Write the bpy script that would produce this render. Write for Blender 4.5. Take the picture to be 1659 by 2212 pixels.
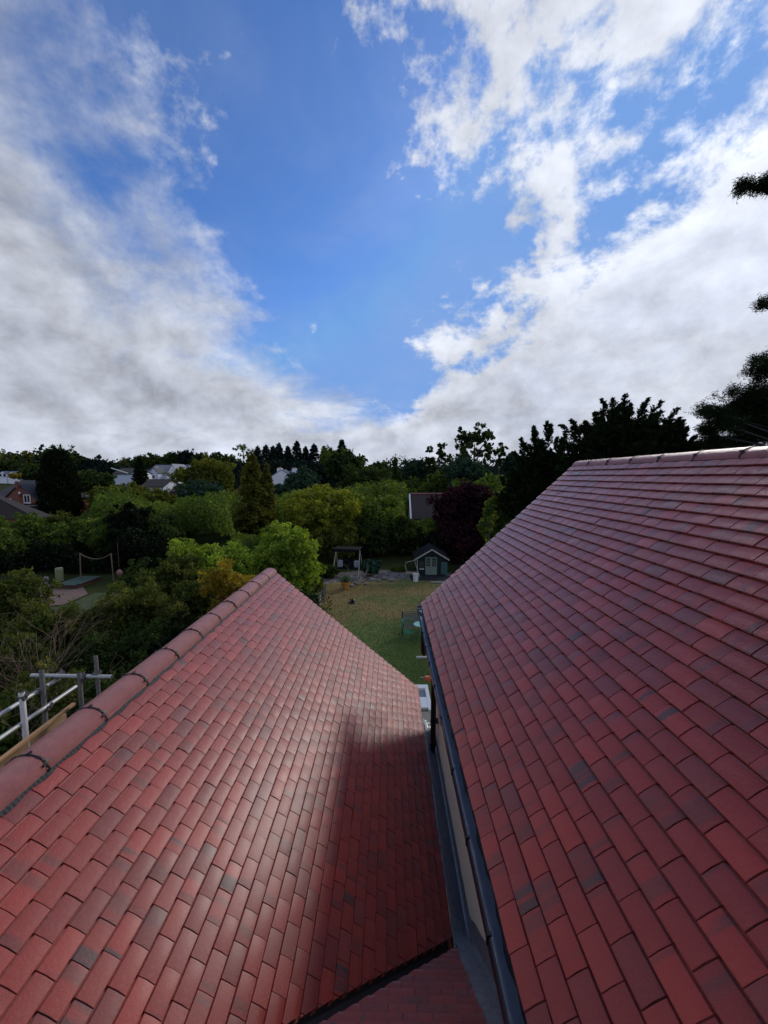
import bpy, bmesh, math, random
import numpy as np
from mathutils import Vector, Matrix
R = math.radians
sc = bpy.context.scene
COL = sc.collection
for _o in list(bpy.data.objects):
    bpy.data.objects.remove(_o)

# ------------------------------------------------------------------ camera
PITCH = math.atan(78/830.); YAW = math.atan(10.5/830)
cam_d = bpy.data.cameras.new("camera"); cam = bpy.data.objects.new("camera", cam_d)
COL.objects.link(cam); sc.camera = cam
cam_d.sensor_fit = 'HORIZONTAL'; cam_d.sensor_width = 36.0; cam_d.lens = 36.0*830/1659
cam_d.clip_start = 0.05; cam_d.clip_end = 6000
cam.location = (0, 0, 0)
cam.rotation_euler = (math.pi/2 - PITCH, 0, YAW)

# ------------------------------------------------------------------ light, exposure
SUN_AZ = R(37.6); SUN_EL = R(28.3)           # azimuth to the right of +Y
SUN = Vector((math.cos(SUN_EL)*math.sin(SUN_AZ), math.cos(SUN_EL)*math.cos(SUN_AZ), math.sin(SUN_EL)))
sd = bpy.data.lights.new("sun", 'SUN'); so = bpy.data.objects.new("sun", sd); COL.objects.link(so)
sd.energy = 1.5; sd.angle = R(11); sd.color = (1.0, 0.95, 0.87)
so.rotation_euler = (-SUN).to_track_quat('-Z', 'Y').to_euler()
vs = sc.view_settings
sc.display_settings.display_device = 'sRGB'
vs.view_transform = 'Standard'; vs.look = 'None'; vs.gamma = 1; vs.use_curve_mapping = False
vs.exposure = 0.0

# node helper
class G:
    def __init__(s, nt): s.nt = nt; s.n = nt.nodes; s.l = nt.links
    def put(s, sock, v):
        if isinstance(v, bpy.types.NodeSocket): s.l.new(v, sock)
        elif v is not None:
            if sock.type == 'RGBA' and len(v) == 3: v = (*v, 1)
            sock.default_value = v
    def m(s, op, a, b=None, c=None, clamp=False):
        n = s.n.new('ShaderNodeMath'); n.operation = op; n.use_clamp = clamp
        for i, v in enumerate((a, b, c)): s.put(n.inputs[i], v)
        return n.outputs[0]
    def vm(s, op, a, b=None):
        n = s.n.new('ShaderNodeVectorMath'); n.operation = op
        s.put(n.inputs[0], a); s.put(n.inputs[1], b)
        return n.outputs['Value'] if op == 'DOT_PRODUCT' else n.outputs[0]
    def mix(s, f, a, b, blend='MIX'):
        n = s.n.new('ShaderNodeMix'); n.data_type = 'RGBA'; n.blend_type = blend
        s.put(n.inputs[0], f); s.put(n.inputs[6], a); s.put(n.inputs[7], b)
        return n.outputs[2]
    def ss(s, v, lo, hi, a=0.0, b=1.0):
        n = s.n.new('ShaderNodeMapRange'); n.interpolation_type = 'SMOOTHSTEP'
        s.put(n.inputs[0], v)
        for i, q in enumerate((lo, hi, a, b)): s.put(n.inputs[i+1], q)
        return n.outputs[0]
    def noise(s, vec, scale, detail=4, rough=.55, dist=0.0, w=None, out=0):
        n = s.n.new('ShaderNodeTexNoise')
        if w is not None: n.noise_dimensions = '4D'; s.put(n.inputs['W'], w)
        s.put(n.inputs['Vector'], vec); s.put(n.inputs['Scale'], scale)
        n.inputs['Detail'].default_value = detail; n.inputs['Roughness'].default_value = rough
        n.inputs['Distortion'].default_value = dist
        return n.outputs[out]
    def sep(s, v):
        n = s.n.new('ShaderNodeSeparateXYZ'); s.put(n.inputs[0], v); return n.outputs
    def comb(s, x, y, z=0.0):
        n = s.n.new('ShaderNodeCombineXYZ'); s.put(n.inputs[0], x); s.put(n.inputs[1], y); s.put(n.inputs[2], z); return n.outputs[0]
    def ramp(s, v, pts):
        n = s.n.new('ShaderNodeValToRGB'); s.put(n.inputs[0], v); e = n.color_ramp.elements
        while len(e) < len(pts): e.new(.5)
        for k, (p, c) in enumerate(pts):
            e[k].position = p; e[k].color = (*c, 1) if len(c) == 3 else c
        return n.outputs[0]
    def curve(s, v, pts):
        n = s.n.new('ShaderNodeFloatCurve'); s.put(n.inputs['Value'], v); cu = n.mapping.curves[0]
        n.mapping.use_clip = False
        while len(cu.points) < len(pts): cu.points.new(.5, .5)
        for k, (x, y) in enumerate(pts):
            cu.points[k].location = (x, y); cu.points[k].handle_type = 'AUTO'
        n.mapping.update(); return n.outputs[0]

# ------------------------------------------------------------------ sky
world = bpy.data.worlds.new("World"); sc.world = world; world.use_nodes = True
g = G(world.node_tree); g.n.clear()
wo = g.n.new('ShaderNodeOutputWorld'); bg = g.n.new('ShaderNodeBackground'); g.l.new(bg.outputs[0], wo.inputs[0])
sky = g.n.new('ShaderNodeTexSky'); sky.sky_type = 'NISHITA'; sky.sun_disc = False
sky.sun_elevation = SUN_EL; sky.sun_rotation = SUN_AZ; sky.air_density = 1.0; sky.dust_density = .6; sky.ozone_density = 2.0
tc = g.n.new('ShaderNodeTexCoord'); D = tc.outputs['Generated']
dx, dy, dz = g.sep(D)
zz = g.m('ADD', g.m('MAXIMUM', dz, 0.0), 0.1)
qx = g.m('DIVIDE', dx, zz); qy = g.m('DIVIDE', dy, zz)
Q = g.comb(qx, qy, 0.0)
z2 = g.m('ADD', g.m('MAXIMUM', dz, 0.0), 0.26)
Qn = g.comb(g.m('DIVIDE', dx, z2), g.m('DIVIDE', dy, z2), 0.0)
# the blue rift in the cloud deck: left and right edges as functions of qy (0..8)
t = g.m('DIVIDE', qy, 8.0, clamp=True)
EL = [(0,-.45),(.8,-.50),(1.0,-.57),(1.5,-.60),(2.0,-.63),(2.5,-.66),(2.85,-.38),(3.4,-.12),(8,.2)]
ER = [(0,.02),(.8,.04),(1.0,.09),(1.2,.24),(1.4,.34),(1.6,.26),(1.85,.24),(2.3,.29),(2.75,.40),(3.5,.22),(8,-.1)]
eL = g.curve(t, [(a/8., b/8.+.5) for a, b in EL]); eR = g.curve(t, [(a/8., b/8.+.5) for a, b in ER])
eL = g.m('MULTIPLY', g.m('SUBTRACT', eL, .5), 8.0); eR = g.m('MULTIPLY', g.m('SUBTRACT', eR, .5), 8.0)
sL = g.m('SUBTRACT', eL, qx)          # >0 inside the left bank
sR = g.m('SUBTRACT', qx, eR)          # >0 inside the right bank
sc_ = g.m('ADD', 0.34, g.m('MULTIPLY', g.m('ABSOLUTE', qy), .16))
sL = g.m('DIVIDE', sL, sc_); sR = g.m('DIVIDE', sR, sc_)
end = g.m('MULTIPLY', g.m('SUBTRACT', qy, 3.75), 1.1)           # deck closes far away
warp = g.noise(Qn, 1.2, 3, .5, out=1)
Qw = g.vm('ADD', Qn, g.vm('MULTIPLY', g.vm('SUBTRACT', warp, (.5, .5, .5)), (.55, .55, 0)))
n1 = g.noise(Qw, 1.7, 7, .56)                        # large masses
n2 = g.noise(g.vm('MULTIPLY', Qw, (1.0, 1.0, 1.0)), 5.2, 8, .60)  # puffs
Dw = g.vm('ADD', g.vm('MULTIPLY', D, (1, 1, 1.25)), g.vm('MULTIPLY', g.vm('SUBTRACT', warp, (.5, .5, .5)), (.10, .10, .10)))
n3 = g.noise(Dw, 6.5, 9, .60)
n4 = g.noise(Dw, 17.0, 7, .62)
fine = g.m('SUBTRACT', 1.0, g.m('MULTIPLY', g.ss(sL, -.6, .5), .62))
nn = g.m('ADD', g.m('ADD', g.m('MULTIPLY', g.m('SUBTRACT', n1, .5), 2.6), g.m('MULTIPLY', g.m('SUBTRACT', n2, .5), 1.0)), g.m('MULTIPLY', fine, g.m('ADD', g.m('MULTIPLY', g.m('SUBTRACT', n3, .5), 2.6), g.m('MULTIPLY', g.m('SUBTRACT', n4, .5), 2.0))))
solid = g.ss(g.m('SUBTRACT', qx, g.m('SUBTRACT', 1.20, g.m('MULTIPLY', qy, .26))), -.12, .38)
covR = g.m('ADD', g.m('MULTIPLY', g.ss(sR, -.3, .5), .50), g.m('MULTIPLY', solid, 1.15))
covR = g.m('ADD', covR, g.m('MINIMUM', g.m('MULTIPLY', sR, .9), 0.0))
cov = g.m('MAXIMUM', g.m('MAXIMUM', sL, covR), end)
# the right bank is broken up near the rift high in the sky and solid farther right and lower
solidR = g.ss(g.m('SUBTRACT', g.m('ADD', sR, g.m('MULTIPLY', qy, .0)), .0), 1.0, 2.2)
T = g.m('ADD', g.m('MULTIPLY', g.m('MINIMUM', cov, 1.6), .95), nn)
T = g.m('ADD', T, -.12)
softL = g.ss(sL, -.4, .4)
alpha = g.ss(T, g.m('ADD', -.15, g.m('MULTIPLY', softL, -.35)), g.m('ADD', .55, g.m('MULTIPLY', softL, .5)))
thick = g.ss(T, .35, 2.3)
# self shading: compare with the density a step towards the sun
n2s = g.noise(g.vm('ADD', Qw, (.07, .05, 0)), 5.2, 8, .60)
n1s = g.noise(g.vm('ADD', Qw, (.20, .13, 0)), 1.7, 7, .56)
n3s = g.noise(g.vm('ADD', Dw, (.022, .010, .045)), 6.5, 6, .58)
lit = g.m('ADD', g.m('MULTIPLY', g.m('SUBTRACT', n3, n3s), 1.9), g.m('MULTIPLY', g.m('SUBTRACT', n1, n1s), .8))
sund = g.vm('DOT_PRODUCT', D, tuple(SUN))
glow = g.m('ADD', g.m('MULTIPLY', g.m('POWER', g.m('MAXIMUM', sund, 0.0), 6.0), .6), g.m('POWER', g.m('MAXIMUM', sund, 0.0), 30.0))
bri = g.m('ADD', g.m('SUBTRACT', 6.5, g.m('MULTIPLY', thick, 1.7)), g.m('MULTIPLY', lit, 4.6))
bri = g.m('ADD', bri, g.m('MULTIPLY', glow, 2.3))
bri = g.m('SUBTRACT', bri, g.m('MULTIPLY', g.ss(sL, .0, 1.2), g.ss(dz, .15, .6, 0, 1.5)))
bri = g.m('MAXIMUM', bri, 3.6)
low = g.ss(dz, .0, .22)
bri = g.m('MULTIPLY', bri, g.m('SUBTRACT', 1.16, g.m('MULTIPLY', low, .16)))
tint = g.mix(thick, (.93, .98, 1.10), (.83, .90, 1.08))
cl = g.n.new('ShaderNodeVectorMath'); cl.operation = 'SCALE'; g.put(cl.inputs[0], tint); g.put(cl.inputs[3], bri)
blue = g.mix(1.0, sky.outputs[0], (.62, .98, 1.55), 'MULTIPLY')
blue = g.vm('MINIMUM', blue, (1.9, 3.7, 7.8))
thin = g.m('MULTIPLY', g.ss(n1, .38, .75), .16)
alpha2 = g.m('MAXIMUM', alpha, thin)
g.put(bg.inputs[0], g.mix(alpha2, blue, cl.outputs[0]))
bg.inputs[1].default_value = 0.1

# ------------------------------------------------------------------ helpers
PHf = 830.
_cp, _sp, _cy, _sy = math.cos(PITCH), math.sin(PITCH), math.cos(YAW), math.sin(YAW)
def at(u, v, Y):
    """world point on the sight line through photo point (u, v) at the distance Y ahead"""
    x = (u-829.5)/PHf; y = -(v-1106)/PHf
    F = (x, _cp+y*_sp, -_sp+y*_cp)
    X, Yy, Z = F[0]*_cy-F[1]*_sy, F[0]*_sy+F[1]*_cy, F[2]
    k = Y/Yy
    return Vector((X*k, Y, Z*k))
def proj(P):
    a = P[0]*_cy+P[1]*_sy; b = -P[0]*_sy+P[1]*_cy
    zc = b*_cp-P[2]*_sp; yc = b*_sp+P[2]*_cp
    if zc < .05: return None
    return 829.5+PHf*a/zc, 1106-PHf*yc/zc

def mat(name, col=(.5, .5, .5), rough=.6, metal=0., spec=.5, var=.15, scale=6., bump=.0, bscale=40., fn=None, coat=0.):
    m = bpy.data.materials.new(name); m.use_nodes = True
    g = G(m.node_tree); bs = g.n['Principled BSDF']
    tc = g.n.new('ShaderNodeTexCoord'); ob = tc.outputs['Object']
    c = col
    if fn: c = fn(g, ob, bs)
    elif var:
        nz = g.noise(ob, scale, 5, .6)
        c = g.mix(nz, tuple(x*(1-var) for x in col), tuple(min(1, x*(1+var)) for x in col))
    if c is not None: g.put(bs.inputs['Base Color'], c)
    bs.inputs['Roughness'].default_value = rough; bs.inputs['Metallic'].default_value = metal
    bs.inputs['Specular IOR Level'].default_value = spec
    bs.inputs['Coat Weight'].default_value = coat; bs.inputs['Coat Roughness'].default_value = .33
    if bump:
        b = g.n.new('ShaderNodeBump'); b.inputs['Strength'].default_value = bump; b.inputs['Distance'].default_value = .01
        g.put(b.inputs['Height'], g.noise(ob, bscale, 4, .6)); g.put(bs.inputs['Normal'], b.outputs[0])
    return m

class MB:
    """collects simple shapes in one mesh"""
    def __init__(s): s.v = []; s.f = []; s.mi = []
    def add(s, vs, fs, mi=0):
        k = len(s.v); s.v += [tuple(v) for v in vs]; s.f += [tuple(i+k for i in f) for f in fs]; s.mi += [mi]*len(fs); return s
    def box(s, c, d, rot=None, mi=0):
        x, y, z = d[0]/2, d[1]/2, d[2]/2
        vs = [Vector((a*x, b*y, e*z)) for e in (-1, 1) for b in (-1, 1) for a in (-1, 1)]
        if rot is not None: vs = [rot @ v for v in vs]
        vs = [v+Vector(c) for v in vs]
        return s.add(vs, [(0, 2, 3, 1), (4, 5, 7, 6), (0, 1, 5, 4), (2, 6, 7, 3), (0, 4, 6, 2), (1, 3, 7, 5)], mi)
    def tube(s, pts, r, n=8, mi=0, cap=True):
        pts = [Vector(p) for p in pts]; rs = r if isinstance(r, (list, tuple)) else [r]*len(pts)
        vs = []; fs = []
        up = None
        for i, p in enumerate(pts):
            t = (pts[min(i+1, len(pts)-1)]-pts[max(i-1, 0)]).normalized()
            if up is None:
                up = Vector((0, 0, 1)) if abs(t.z) < .9 else Vector((1, 0, 0))
            a = t.cross(up)
            a = a.normalized() if a.length > 1e-6 else Vector((1, 0, 0))
            b = a.cross(t).normalized(); up = b
            for k in range(n):
                w = 2*math.pi*k/n; vs.append(p+(a*math.cos(w)+b*math.sin(w))*rs[i])
        for i in range(len(pts)-1):
            for k in range(n):
                fs.append((i*n+k, i*n+(k+1) % n, (i+1)*n+(k+1) % n, (i+1)*n+k))
        if cap: fs.append(tuple(range(n-1, -1, -1))); fs.append(tuple((len(pts)-1)*n+k for k in range(n)))
        return s.add(vs, fs, mi)
    def lathe(s, c, prof, n=16, mi=0, sy=1.):
        c = Vector(c); vs = []; fs = []
        for r, z in prof:
            for k in range(n):
                w = 2*math.pi*k/n; vs.append(c+Vector((r*math.cos(w), r*sy*math.sin(w), z)))
        for i in range(len(prof)-1):
            for k in range(n): fs.append((i*n+k, i*n+(k+1) % n, (i+1)*n+(k+1) % n, (i+1)*n+k))
        fs.append(tuple(range(n-1, -1, -1))); fs.append(tuple((len(prof)-1)*n+k for k in range(n)))
        return s.add(vs, fs, mi)
    def prism(s, poly, a, b, mi=0):
        """polygon of 3D points 'poly' swept from offset a to offset b (vectors)"""
        n = len(poly); a = Vector(a); b = Vector(b)
        vs = [Vector(p)+a for p in poly]+[Vector(p)+b for p in poly]
        return s.add(vs, [tuple(range(n-1, -1, -1)), tuple(range(n, 2*n))]+[(k, (k+1) % n, n+(k+1) % n, n+k) for k in range(n)], mi)
    def mesh(s, name, mats, smooth=False, fix=True):
        me = bpy.data.meshes.new(name); me.from_pydata(s.v, [], s.f)
        for m in (mats if isinstance(mats, (list, tuple)) else [mats]): me.materials.append(m)
        me.polygons.foreach_set('material_index', s.mi)
        if fix:
            bm = bmesh.new(); bm.from_mesh(me); bmesh.ops.recalc_face_normals(bm, faces=bm.faces); bm.to_mesh(me); bm.free()
        if smooth: me.polygons.foreach_set('use_smooth', [True]*len(me.polygons)); me.set_sharp_from_angle(angle=R(40))
        return me

def link(name, me, parent=None, loc=None, label=None, cat=None, group=None, kind=None):
    o = bpy.data.objects.new(name, me); COL.objects.link(o)
    if parent is not None: o.parent = parent
    if loc is not None: o.location = loc
    if label: o['label'] = label
    if cat: o['category'] = cat
    if group: o['group'] = group
    if kind: o['kind'] = kind
    return o
def thing(name, label, cat, loc=(0, 0, 0), rz=0., group=None):
    o = link(name, None, None, loc, label, cat, group); o.rotation_euler.z = rz; o.empty_display_size = .2
    return o
def copy_tree(o, parent=None):
    c = o.copy(); COL.objects.link(c)
    if parent: c.parent = parent
    for ch in list(o.children): copy_tree(ch, c)
    return c
def bevelbox(c, d, w=.004, rot=None):
    """one box with chamfered edges, as a bmesh-made vertex/face list"""
    bm = bmesh.new(); bmesh.ops.create_cube(bm, size=1)
    for v in bm.verts: v.co = Vector((v.co.x*d[0], v.co.y*d[1], v.co.z*d[2]))
    bmesh.ops.bevel(bm, geom=bm.edges[:], offset=w, segments=1, affect='EDGES')
    vs = [(rot @ v.co if rot is not None else v.co)+Vector(c) for v in bm.verts]
    fs = [tuple(v.index for v in f.verts) for f in bm.faces]; bm.free()
    return vs, fs

# ------------------------------------------------------------------ materials
def tilecol(g, ob, bs):
    oi = g.n.new('ShaderNodeObjectInfo'); at_ = g.n.new('ShaderNodeAttribute'); at_.attribute_name = 'rnd'
    rn = g.m('FRACT', g.m('ADD', g.m('MULTIPLY', oi.outputs['Random'], 7.31), at_.outputs['Fac']))
    rn2 = g.m('FRACT', g.m('MULTIPLY', rn, 17.17)); rn3 = g.m('FRACT', g.m('MULTIPLY', rn, 53.9))
    uv = g.n.new('ShaderNodeUVMap').outputs[0]
    u, v, _ = g.sep(uv)
    base = g.ramp(rn, [(0, (.22, .009, .005)), (.25, (.29, .015, .008)), (.5, (.21, .009, .006)), (.75, (.34, .020, .010)), (1, (.16, .009, .008))])
    # smoky bands run up the slope, as in multi-toned concrete tiles
    band = g.noise(g.comb(g.m('MULTIPLY', u, 1.9), g.m('MULTIPLY', v, .10), 0), 1.0, 3, .5, w=g.m('MULTIPLY', rn, 90.))
    thr = g.m('ADD', .46, g.m('MULTIPLY', rn2, .26))
    bf = g.ss(band, thr, g.m('ADD', thr, .09))
    strong = g.ss(rn3, .74, .84)
    bf = g.m('MULTIPLY', bf, g.m('ADD', .50, g.m('MULTIPLY', strong, .48)))
    c = g.mix(bf, base, (.038, .022, .022))
    whole = g.m('MULTIPLY', g.ss(rn2, .90, .94), .45)
    c = g.mix(whole, c, (.075, .024, .024))
    gr = g.noise(ob, 420., 2, .7)
    c = g.mix(g.ss(gr, .35, .72, 0, .75), c, g.mix(.45, c, (.40, .09, .065)))
    ro = g.noise(ob, 9., 3, .6)
    g.put(bs.inputs['Roughness'], g.ss(ro, .3, .7, ROUGH0, ROUGH1))
    b = g.n.new('ShaderNodeBump'); b.inputs['Strength'].default_value = .9; b.inputs['Distance'].default_value = .0018
    h = g.m('ADD', g.noise(ob, 300., 3, .7), g.m('MULTIPLY', g.noise(g.vm('MULTIPLY', ob, (1, 1, 1)), 45., 3, .6), 1.6))
    g.put(b.inputs['Height'], h); g.put(bs.inputs['Normal'], b.outputs[0])
    return c
ROUGH0, ROUGH1 = .30, .50
M_TILE = mat('wet_red_tile', fn=tilecol, rough=.33, spec=.32, coat=.30)
_b = M_TILE.node_tree.nodes['Principled BSDF']; _b.inputs['Sheen Tint'].default_value = (1, .86, .90, 1); _b.inputs['Sheen Weight'].default_value = .75; _b.inputs['Sheen Roughness'].default_value = .34
def ridgecol(g, ob, bs):
    nz = g.noise(ob, 5., 4, .6, w=g.m('MULTIPLY', g.n.new('ShaderNodeObjectInfo').outputs['Random'], 30.))
    c = g.ramp(nz, [(.30, (.17, .045, .045)), (.5, (.32, .095, .090)), (.68, (.24, .055, .055)), (.8, (.10, .04, .05))])
    gr = g.noise(ob, 260., 2, .7)
    return g.mix(g.ss(gr, .45, .8, 0, .45), c, (.55, .33, .27))
M_RIDGE = mat('ridge_tile_concrete', fn=ridgecol, rough=.36, spec=.6, bump=.8, bscale=230.)
M_BLACK = mat('black_plastic', (.010, .010, .012), .42, spec=.3, var=.3)
M_GUT = mat('black_gutter_plastic', (.008, .009, .012), .35, spec=.35, var=.3)
M_WATER = mat('gutter_water', (.17, .185, .22), .15, spec=1.0, coat=1.0, var=.2, bump=.15, bscale=18.)  # the sky's grey-blue reflection is put into the water's base colour
M_LEAD = mat('lead_flashing', (.20, .205, .222), .5, metal=.2, var=.5, scale=18., bump=.9, bscale=34.)
M_LEADL = mat('lead_bright', (.30, .33, .36), .38, metal=.7, var=.4, scale=30., bump=.6, bscale=60.)
M_UNDER = mat('roof_underlay', (.020, .018, .020), .8)
M_RENDER = mat('cream_render', (.76, .70, .54), .85, var=.08, scale=3., bump=.4, bscale=160.)
M_MEMB = mat('blue_black_felt', (.008, .010, .015), .55, spec=.3, var=.4, scale=8., bump=.6, bscale=30.)
M_WHITE = mat('white_upvc', (.80, .80, .80), .35, var=.03)
M_STEEL = mat('galvanised_steel', (.46, .47, .46), .45, metal=.35, var=.3, scale=22., bump=.2, bscale=90.)
M_STEELD = mat('weathered_steel', (.20, .205, .20), .55, metal=.3, var=.45, scale=30., bump=.3, bscale=90.)
M_FIT = mat('scaffold_fitting', (.13, .12, .12), .5, metal=.5, var=.4, scale=40.)
def woodfn(a, b, sx=(2, 30, 30)):
    def fn(g, ob, bs):
        n = g.noise(g.vm('MULTIPLY', ob, sx), 1.0, 5, .6, .4)
        return g.ramp(n, [(.3, a), (.7, b)])
    return fn
M_WOOD = mat('pine_board', fn=woodfn((.22, .13, .07), (.42, .29, .17), (40, 2, 40)), rough=.7, bump=.3)
M_WOODL = mat('new_batten', fn=woodfn((.36, .19, .09), (.50, .30, .15), (40, 2, 40)), rough=.65)
M_BRICK = None
def brickfn(c1, c2, mo, sc_=4.6):
    def fn(g, ob, bs):
        n = g.n.new('ShaderNodeTexBrick'); x, y, z = g.sep(ob)
        g.put(n.inputs['Vector'], g.comb(g.m('ADD', x, y), z, 0)); n.inputs['Scale'].default_value = sc_
        n.inputs['Color1'].default_value = (*c1, 1); n.inputs['Color2'].default_value = (*c2, 1); n.inputs['Mortar'].default_value = (*mo, 1)
        n.inputs['Mortar Size'].default_value = .015
        return g.mix(g.noise(ob, 2.5, 4), n.outputs[0], g.mix(.5, n.outputs[0], (.10, .05, .04)))
    return fn
M_BRICK = mat('red_brickwork', fn=brickfn((.30, .085, .05), (.22, .06, .04), (.22, .17, .14)), rough=.85)
def rooffn(a, b, s=7.):
    def fn(g, ob, bs):
        x, y, z = g.sep(ob)
        w = g.m('PINGPONG', g.m('MULTIPLY', z, s), 1.0)
        n = g.noise(ob, 1.3, 5, .65); n2 = g.noise(ob, 14., 3, .7)
        c = g.mix(n, a, b); c = g.mix(g.ss(n2, .4, .8, 0, .35), c, tuple(q*1.6 for q in b))
        return g.mix(g.ss(w, .0, .25, .35, 0), c, (.01, .01, .01))
    return fn
M_ROOFBR = mat('brown_roof', fn=rooffn((.022, .015, .013), (.042, .028, .023)), rough=.75)
M_ROOFDK = mat('dark_slate_roof', fn=rooffn((.030, .030, .036), (.055, .052, .06)), rough=.65)
M_ROOFGR = mat('grey_slate_roof', fn=rooffn((.085, .095, .13), (.13, .145, .19)), rough=.45)
M_WRENDER = mat('white_render', (.84, .85, .88), .8, var=.06, scale=1.)
M_WRENDER2 = mat('pale_blue_render', (.60, .64, .72), .8, var=.06, scale=1.)
M_GLASS = mat('window_glass', (.03, .04, .05), .08, spec=1., var=.3)
M_GRASS = None

# ------------------------------------------------------------------ ground
def hz(x, y):
    d = math.hypot(x, y)
    return -7.0 + (0 if d < 50 else 5.0*min(1, (d-50)/110.)**1.3 + (0 if d < 160 else (d-160)*.012)) if d > 50 else -7.0
def gz(x, y): return hz(x, y)
def soilfn(g, ob, bs):
    n = g.noise(ob, .35, 6, .6); n2 = g.noise(ob, 6., 5, .65)
    c = g.ramp(n, [(.3, (.022, .035, .010)), (.55, (.035, .045, .014)), (.75, (.05, .042, .022))])
    return g.mix(g.ss(n2, .4, .8, 0, .6), c, (.018, .018, .008))
M_SOIL = mat('garden_ground', fn=soilfn, rough=.95, spec=.05)
gv = []; gf = []
rs = [0, 8, 16, 25, 35, 50, 65, 80, 100, 130, 160, 220, 300, 450, 700, 1200, 2500]
NA = 48
for r in rs:
    for k in range(NA):
        a = 2*math.pi*k/NA; x, y = r*math.sin(a), r*math.cos(a); gv.append((x, y, gz(x, y)))
for i in range(len(rs)-1):
    for k in range(NA):
        a, b, c, d = i*NA+k, i*NA+(k+1) % NA, (i+1)*NA+(k+1) % NA, (i+1)*NA+k
        gf.append((a, d, c, b) if i else (a, d, c))
me = bpy.data.meshes.new('ground'); me.from_pydata(gv, [], gf); me.materials.append(M_SOIL); me.polygons.foreach_set('use_smooth', [True]*len(me.polygons))
link('ground', me, kind='structure')

def lawnfn(g, ob, bs):
    x, y, z = g.sep(ob)
    n = g.noise(ob, .55, 5, .6); n2 = g.noise(ob, 2.6, 5, .65); n3 = g.noise(ob, 30., 3, .7)
    dry = g.m('ADD', g.ss(y, 15., 20.), g.m('MULTIPLY', g.m('SUBTRACT', n, .5), 2.6))
    dry = g.m('ADD', dry, g.ss(x, 1.5, -3.0, 0, .35))
    c = g.mix(g.ss(dry, .55, 1.55), (.095, .150, .018), (.25, .17, .05))
    c = g.mix(g.ss(n2, .50, .72, 0, .55), c, g.mix(g.ss(y, 14., 18.), (.10, .15, .02), (.32, .21, .07)))
    return g.mix(g.ss(n3, .3, .7, .45, 0), c, (.012, .022, .004))
M_LAWN = mat('patchy_lawn', fn=lawnfn, rough=.9, bump=1.0, bscale=60.)
lawn = [(-4.6, 24.2), (-4.6, 9.0), (6.5, 9.0), (6.5, 24.4), (4.6, 24.9), (2.6, 25.4), (.6, 25.6), (-1.6, 25.3), (-3.3, 24.8)]
me = bpy.data.meshes.new('lawn'); me.from_pydata([(x, y, -6.996) for x, y in lawn], [], [tuple(range(len(lawn)))]); me.materials.append(M_LAWN)
link('lawn', me, kind='structure')
# grass blades on the lawn
rng = np.random.default_rng(5)
def leafmesh(name, V, mats, attr=None, quads=True, tone='tone'):
    """V: (N,4,3) or (N,3,3) corner positions, attr: (N,) per-leaf value"""
    N, K, _ = V.shape
    me = bpy.data.meshes.new(name)
    me.vertices.add(N*K); me.vertices.foreach_set('co', V.reshape(-1).astype(np.float32))
    me.loops.add(N*K); me.loops.foreach_set('vertex_index', np.arange(N*K, dtype=np.int32))
    me.polygons.add(N); me.polygons.foreach_set('loop_start', np.arange(0, N*K, K, dtype=np.int32))
    me.update(calc_edges=True)
    if attr is not None:
        a = me.attributes.new(tone, 'FLOAT', 'FACE'); a.data.foreach_set('value', attr.astype(np.float32))
    for m in (mats if isinstance(mats, (list, tuple)) else [mats]): me.materials.append(m)
    return me
n = 42000
bx = rng.uniform(-4.4, 4.5, n); by = rng.uniform(11, 24.3, n)
h = rng.uniform(.03, .075, n); w = .006+.004*rng.random(n); an = rng.uniform(0, math.pi, n); le = rng.normal(0, .03, (n, 2))
V = np.zeros((n, 3, 3)); V[:, 0] = np.c_[bx-np.cos(an)*w, by-np.sin(an)*w, np.full(n, -6.997)]; V[:, 1] = np.c_[bx+np.cos(an)*w, by+np.sin(an)*w, np.full(n, -6.997)]
V[:, 2] = np.c_[bx+le[:, 0], by+le[:, 1], -6.997+h]
link('grass', leafmesh('grass', V, M_LAWN), kind='stuff', label='short patchy lawn grass, green near the house and straw brown beyond', cat='grass')

# gravel bed behind the lawn
def gravelfn(g, ob, bs):
    n = g.n.new('ShaderNodeTexVoronoi'); g.put(n.inputs['Vector'], ob); n.inputs['Scale'].default_value = 9.
    x, _, _ = g.sep(n.outputs['Color'])
    return g.ramp(x, [(0, (.06, .05, .045)), (.5, (.15, .12, .115)), (1, (.24, .21, .20))])
M_GRAVEL = mat('pinkish_gravel', fn=gravelfn, rough=.85, bump=.8, bscale=30.)
gb = [(-5.4, 22.6), (-4.6, 24.2), (-3.3, 24.8), (-1.6, 25.3), (.6, 25.6), (2.6, 25.4), (4.6, 24.9), (6.5, 24.4), (7, 26.2), (5.2, 26.6), (2.8, 27.6), (.8, 28.2), (-1.6, 28.0), (-3.6, 27.3), (-5.8, 26.5)]
me = bpy.data.meshes.new('gravel_bed'); me.from_pydata([(x, y, -6.992) for x, y in gb], [], [tuple(range(len(gb)))]); me.materials.append(M_GRAVEL)
link('gravel_bed', me, kind='structure')
n = 5200; pts = np.c_[rng.uniform(-5.2, 6.5, n), rng.uniform(24.0, 27.8, n)]
edge = 24.6+.9*np.exp(-((pts[:, 0]-.6)/3.6)**2)
pts = pts[(pts[:, 1] > edge+.05) & (pts[:, 1] < edge+2.5)]
m_ = MB(); st = []
oc = np.array([(1, 0, 0), (-1, 0, 0), (0, 1, 0), (0, -1, 0), (0, 0, 1.)]); of = [(0, 2, 4), (2, 1, 4), (1, 3, 4), (3, 0, 4)]
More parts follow.
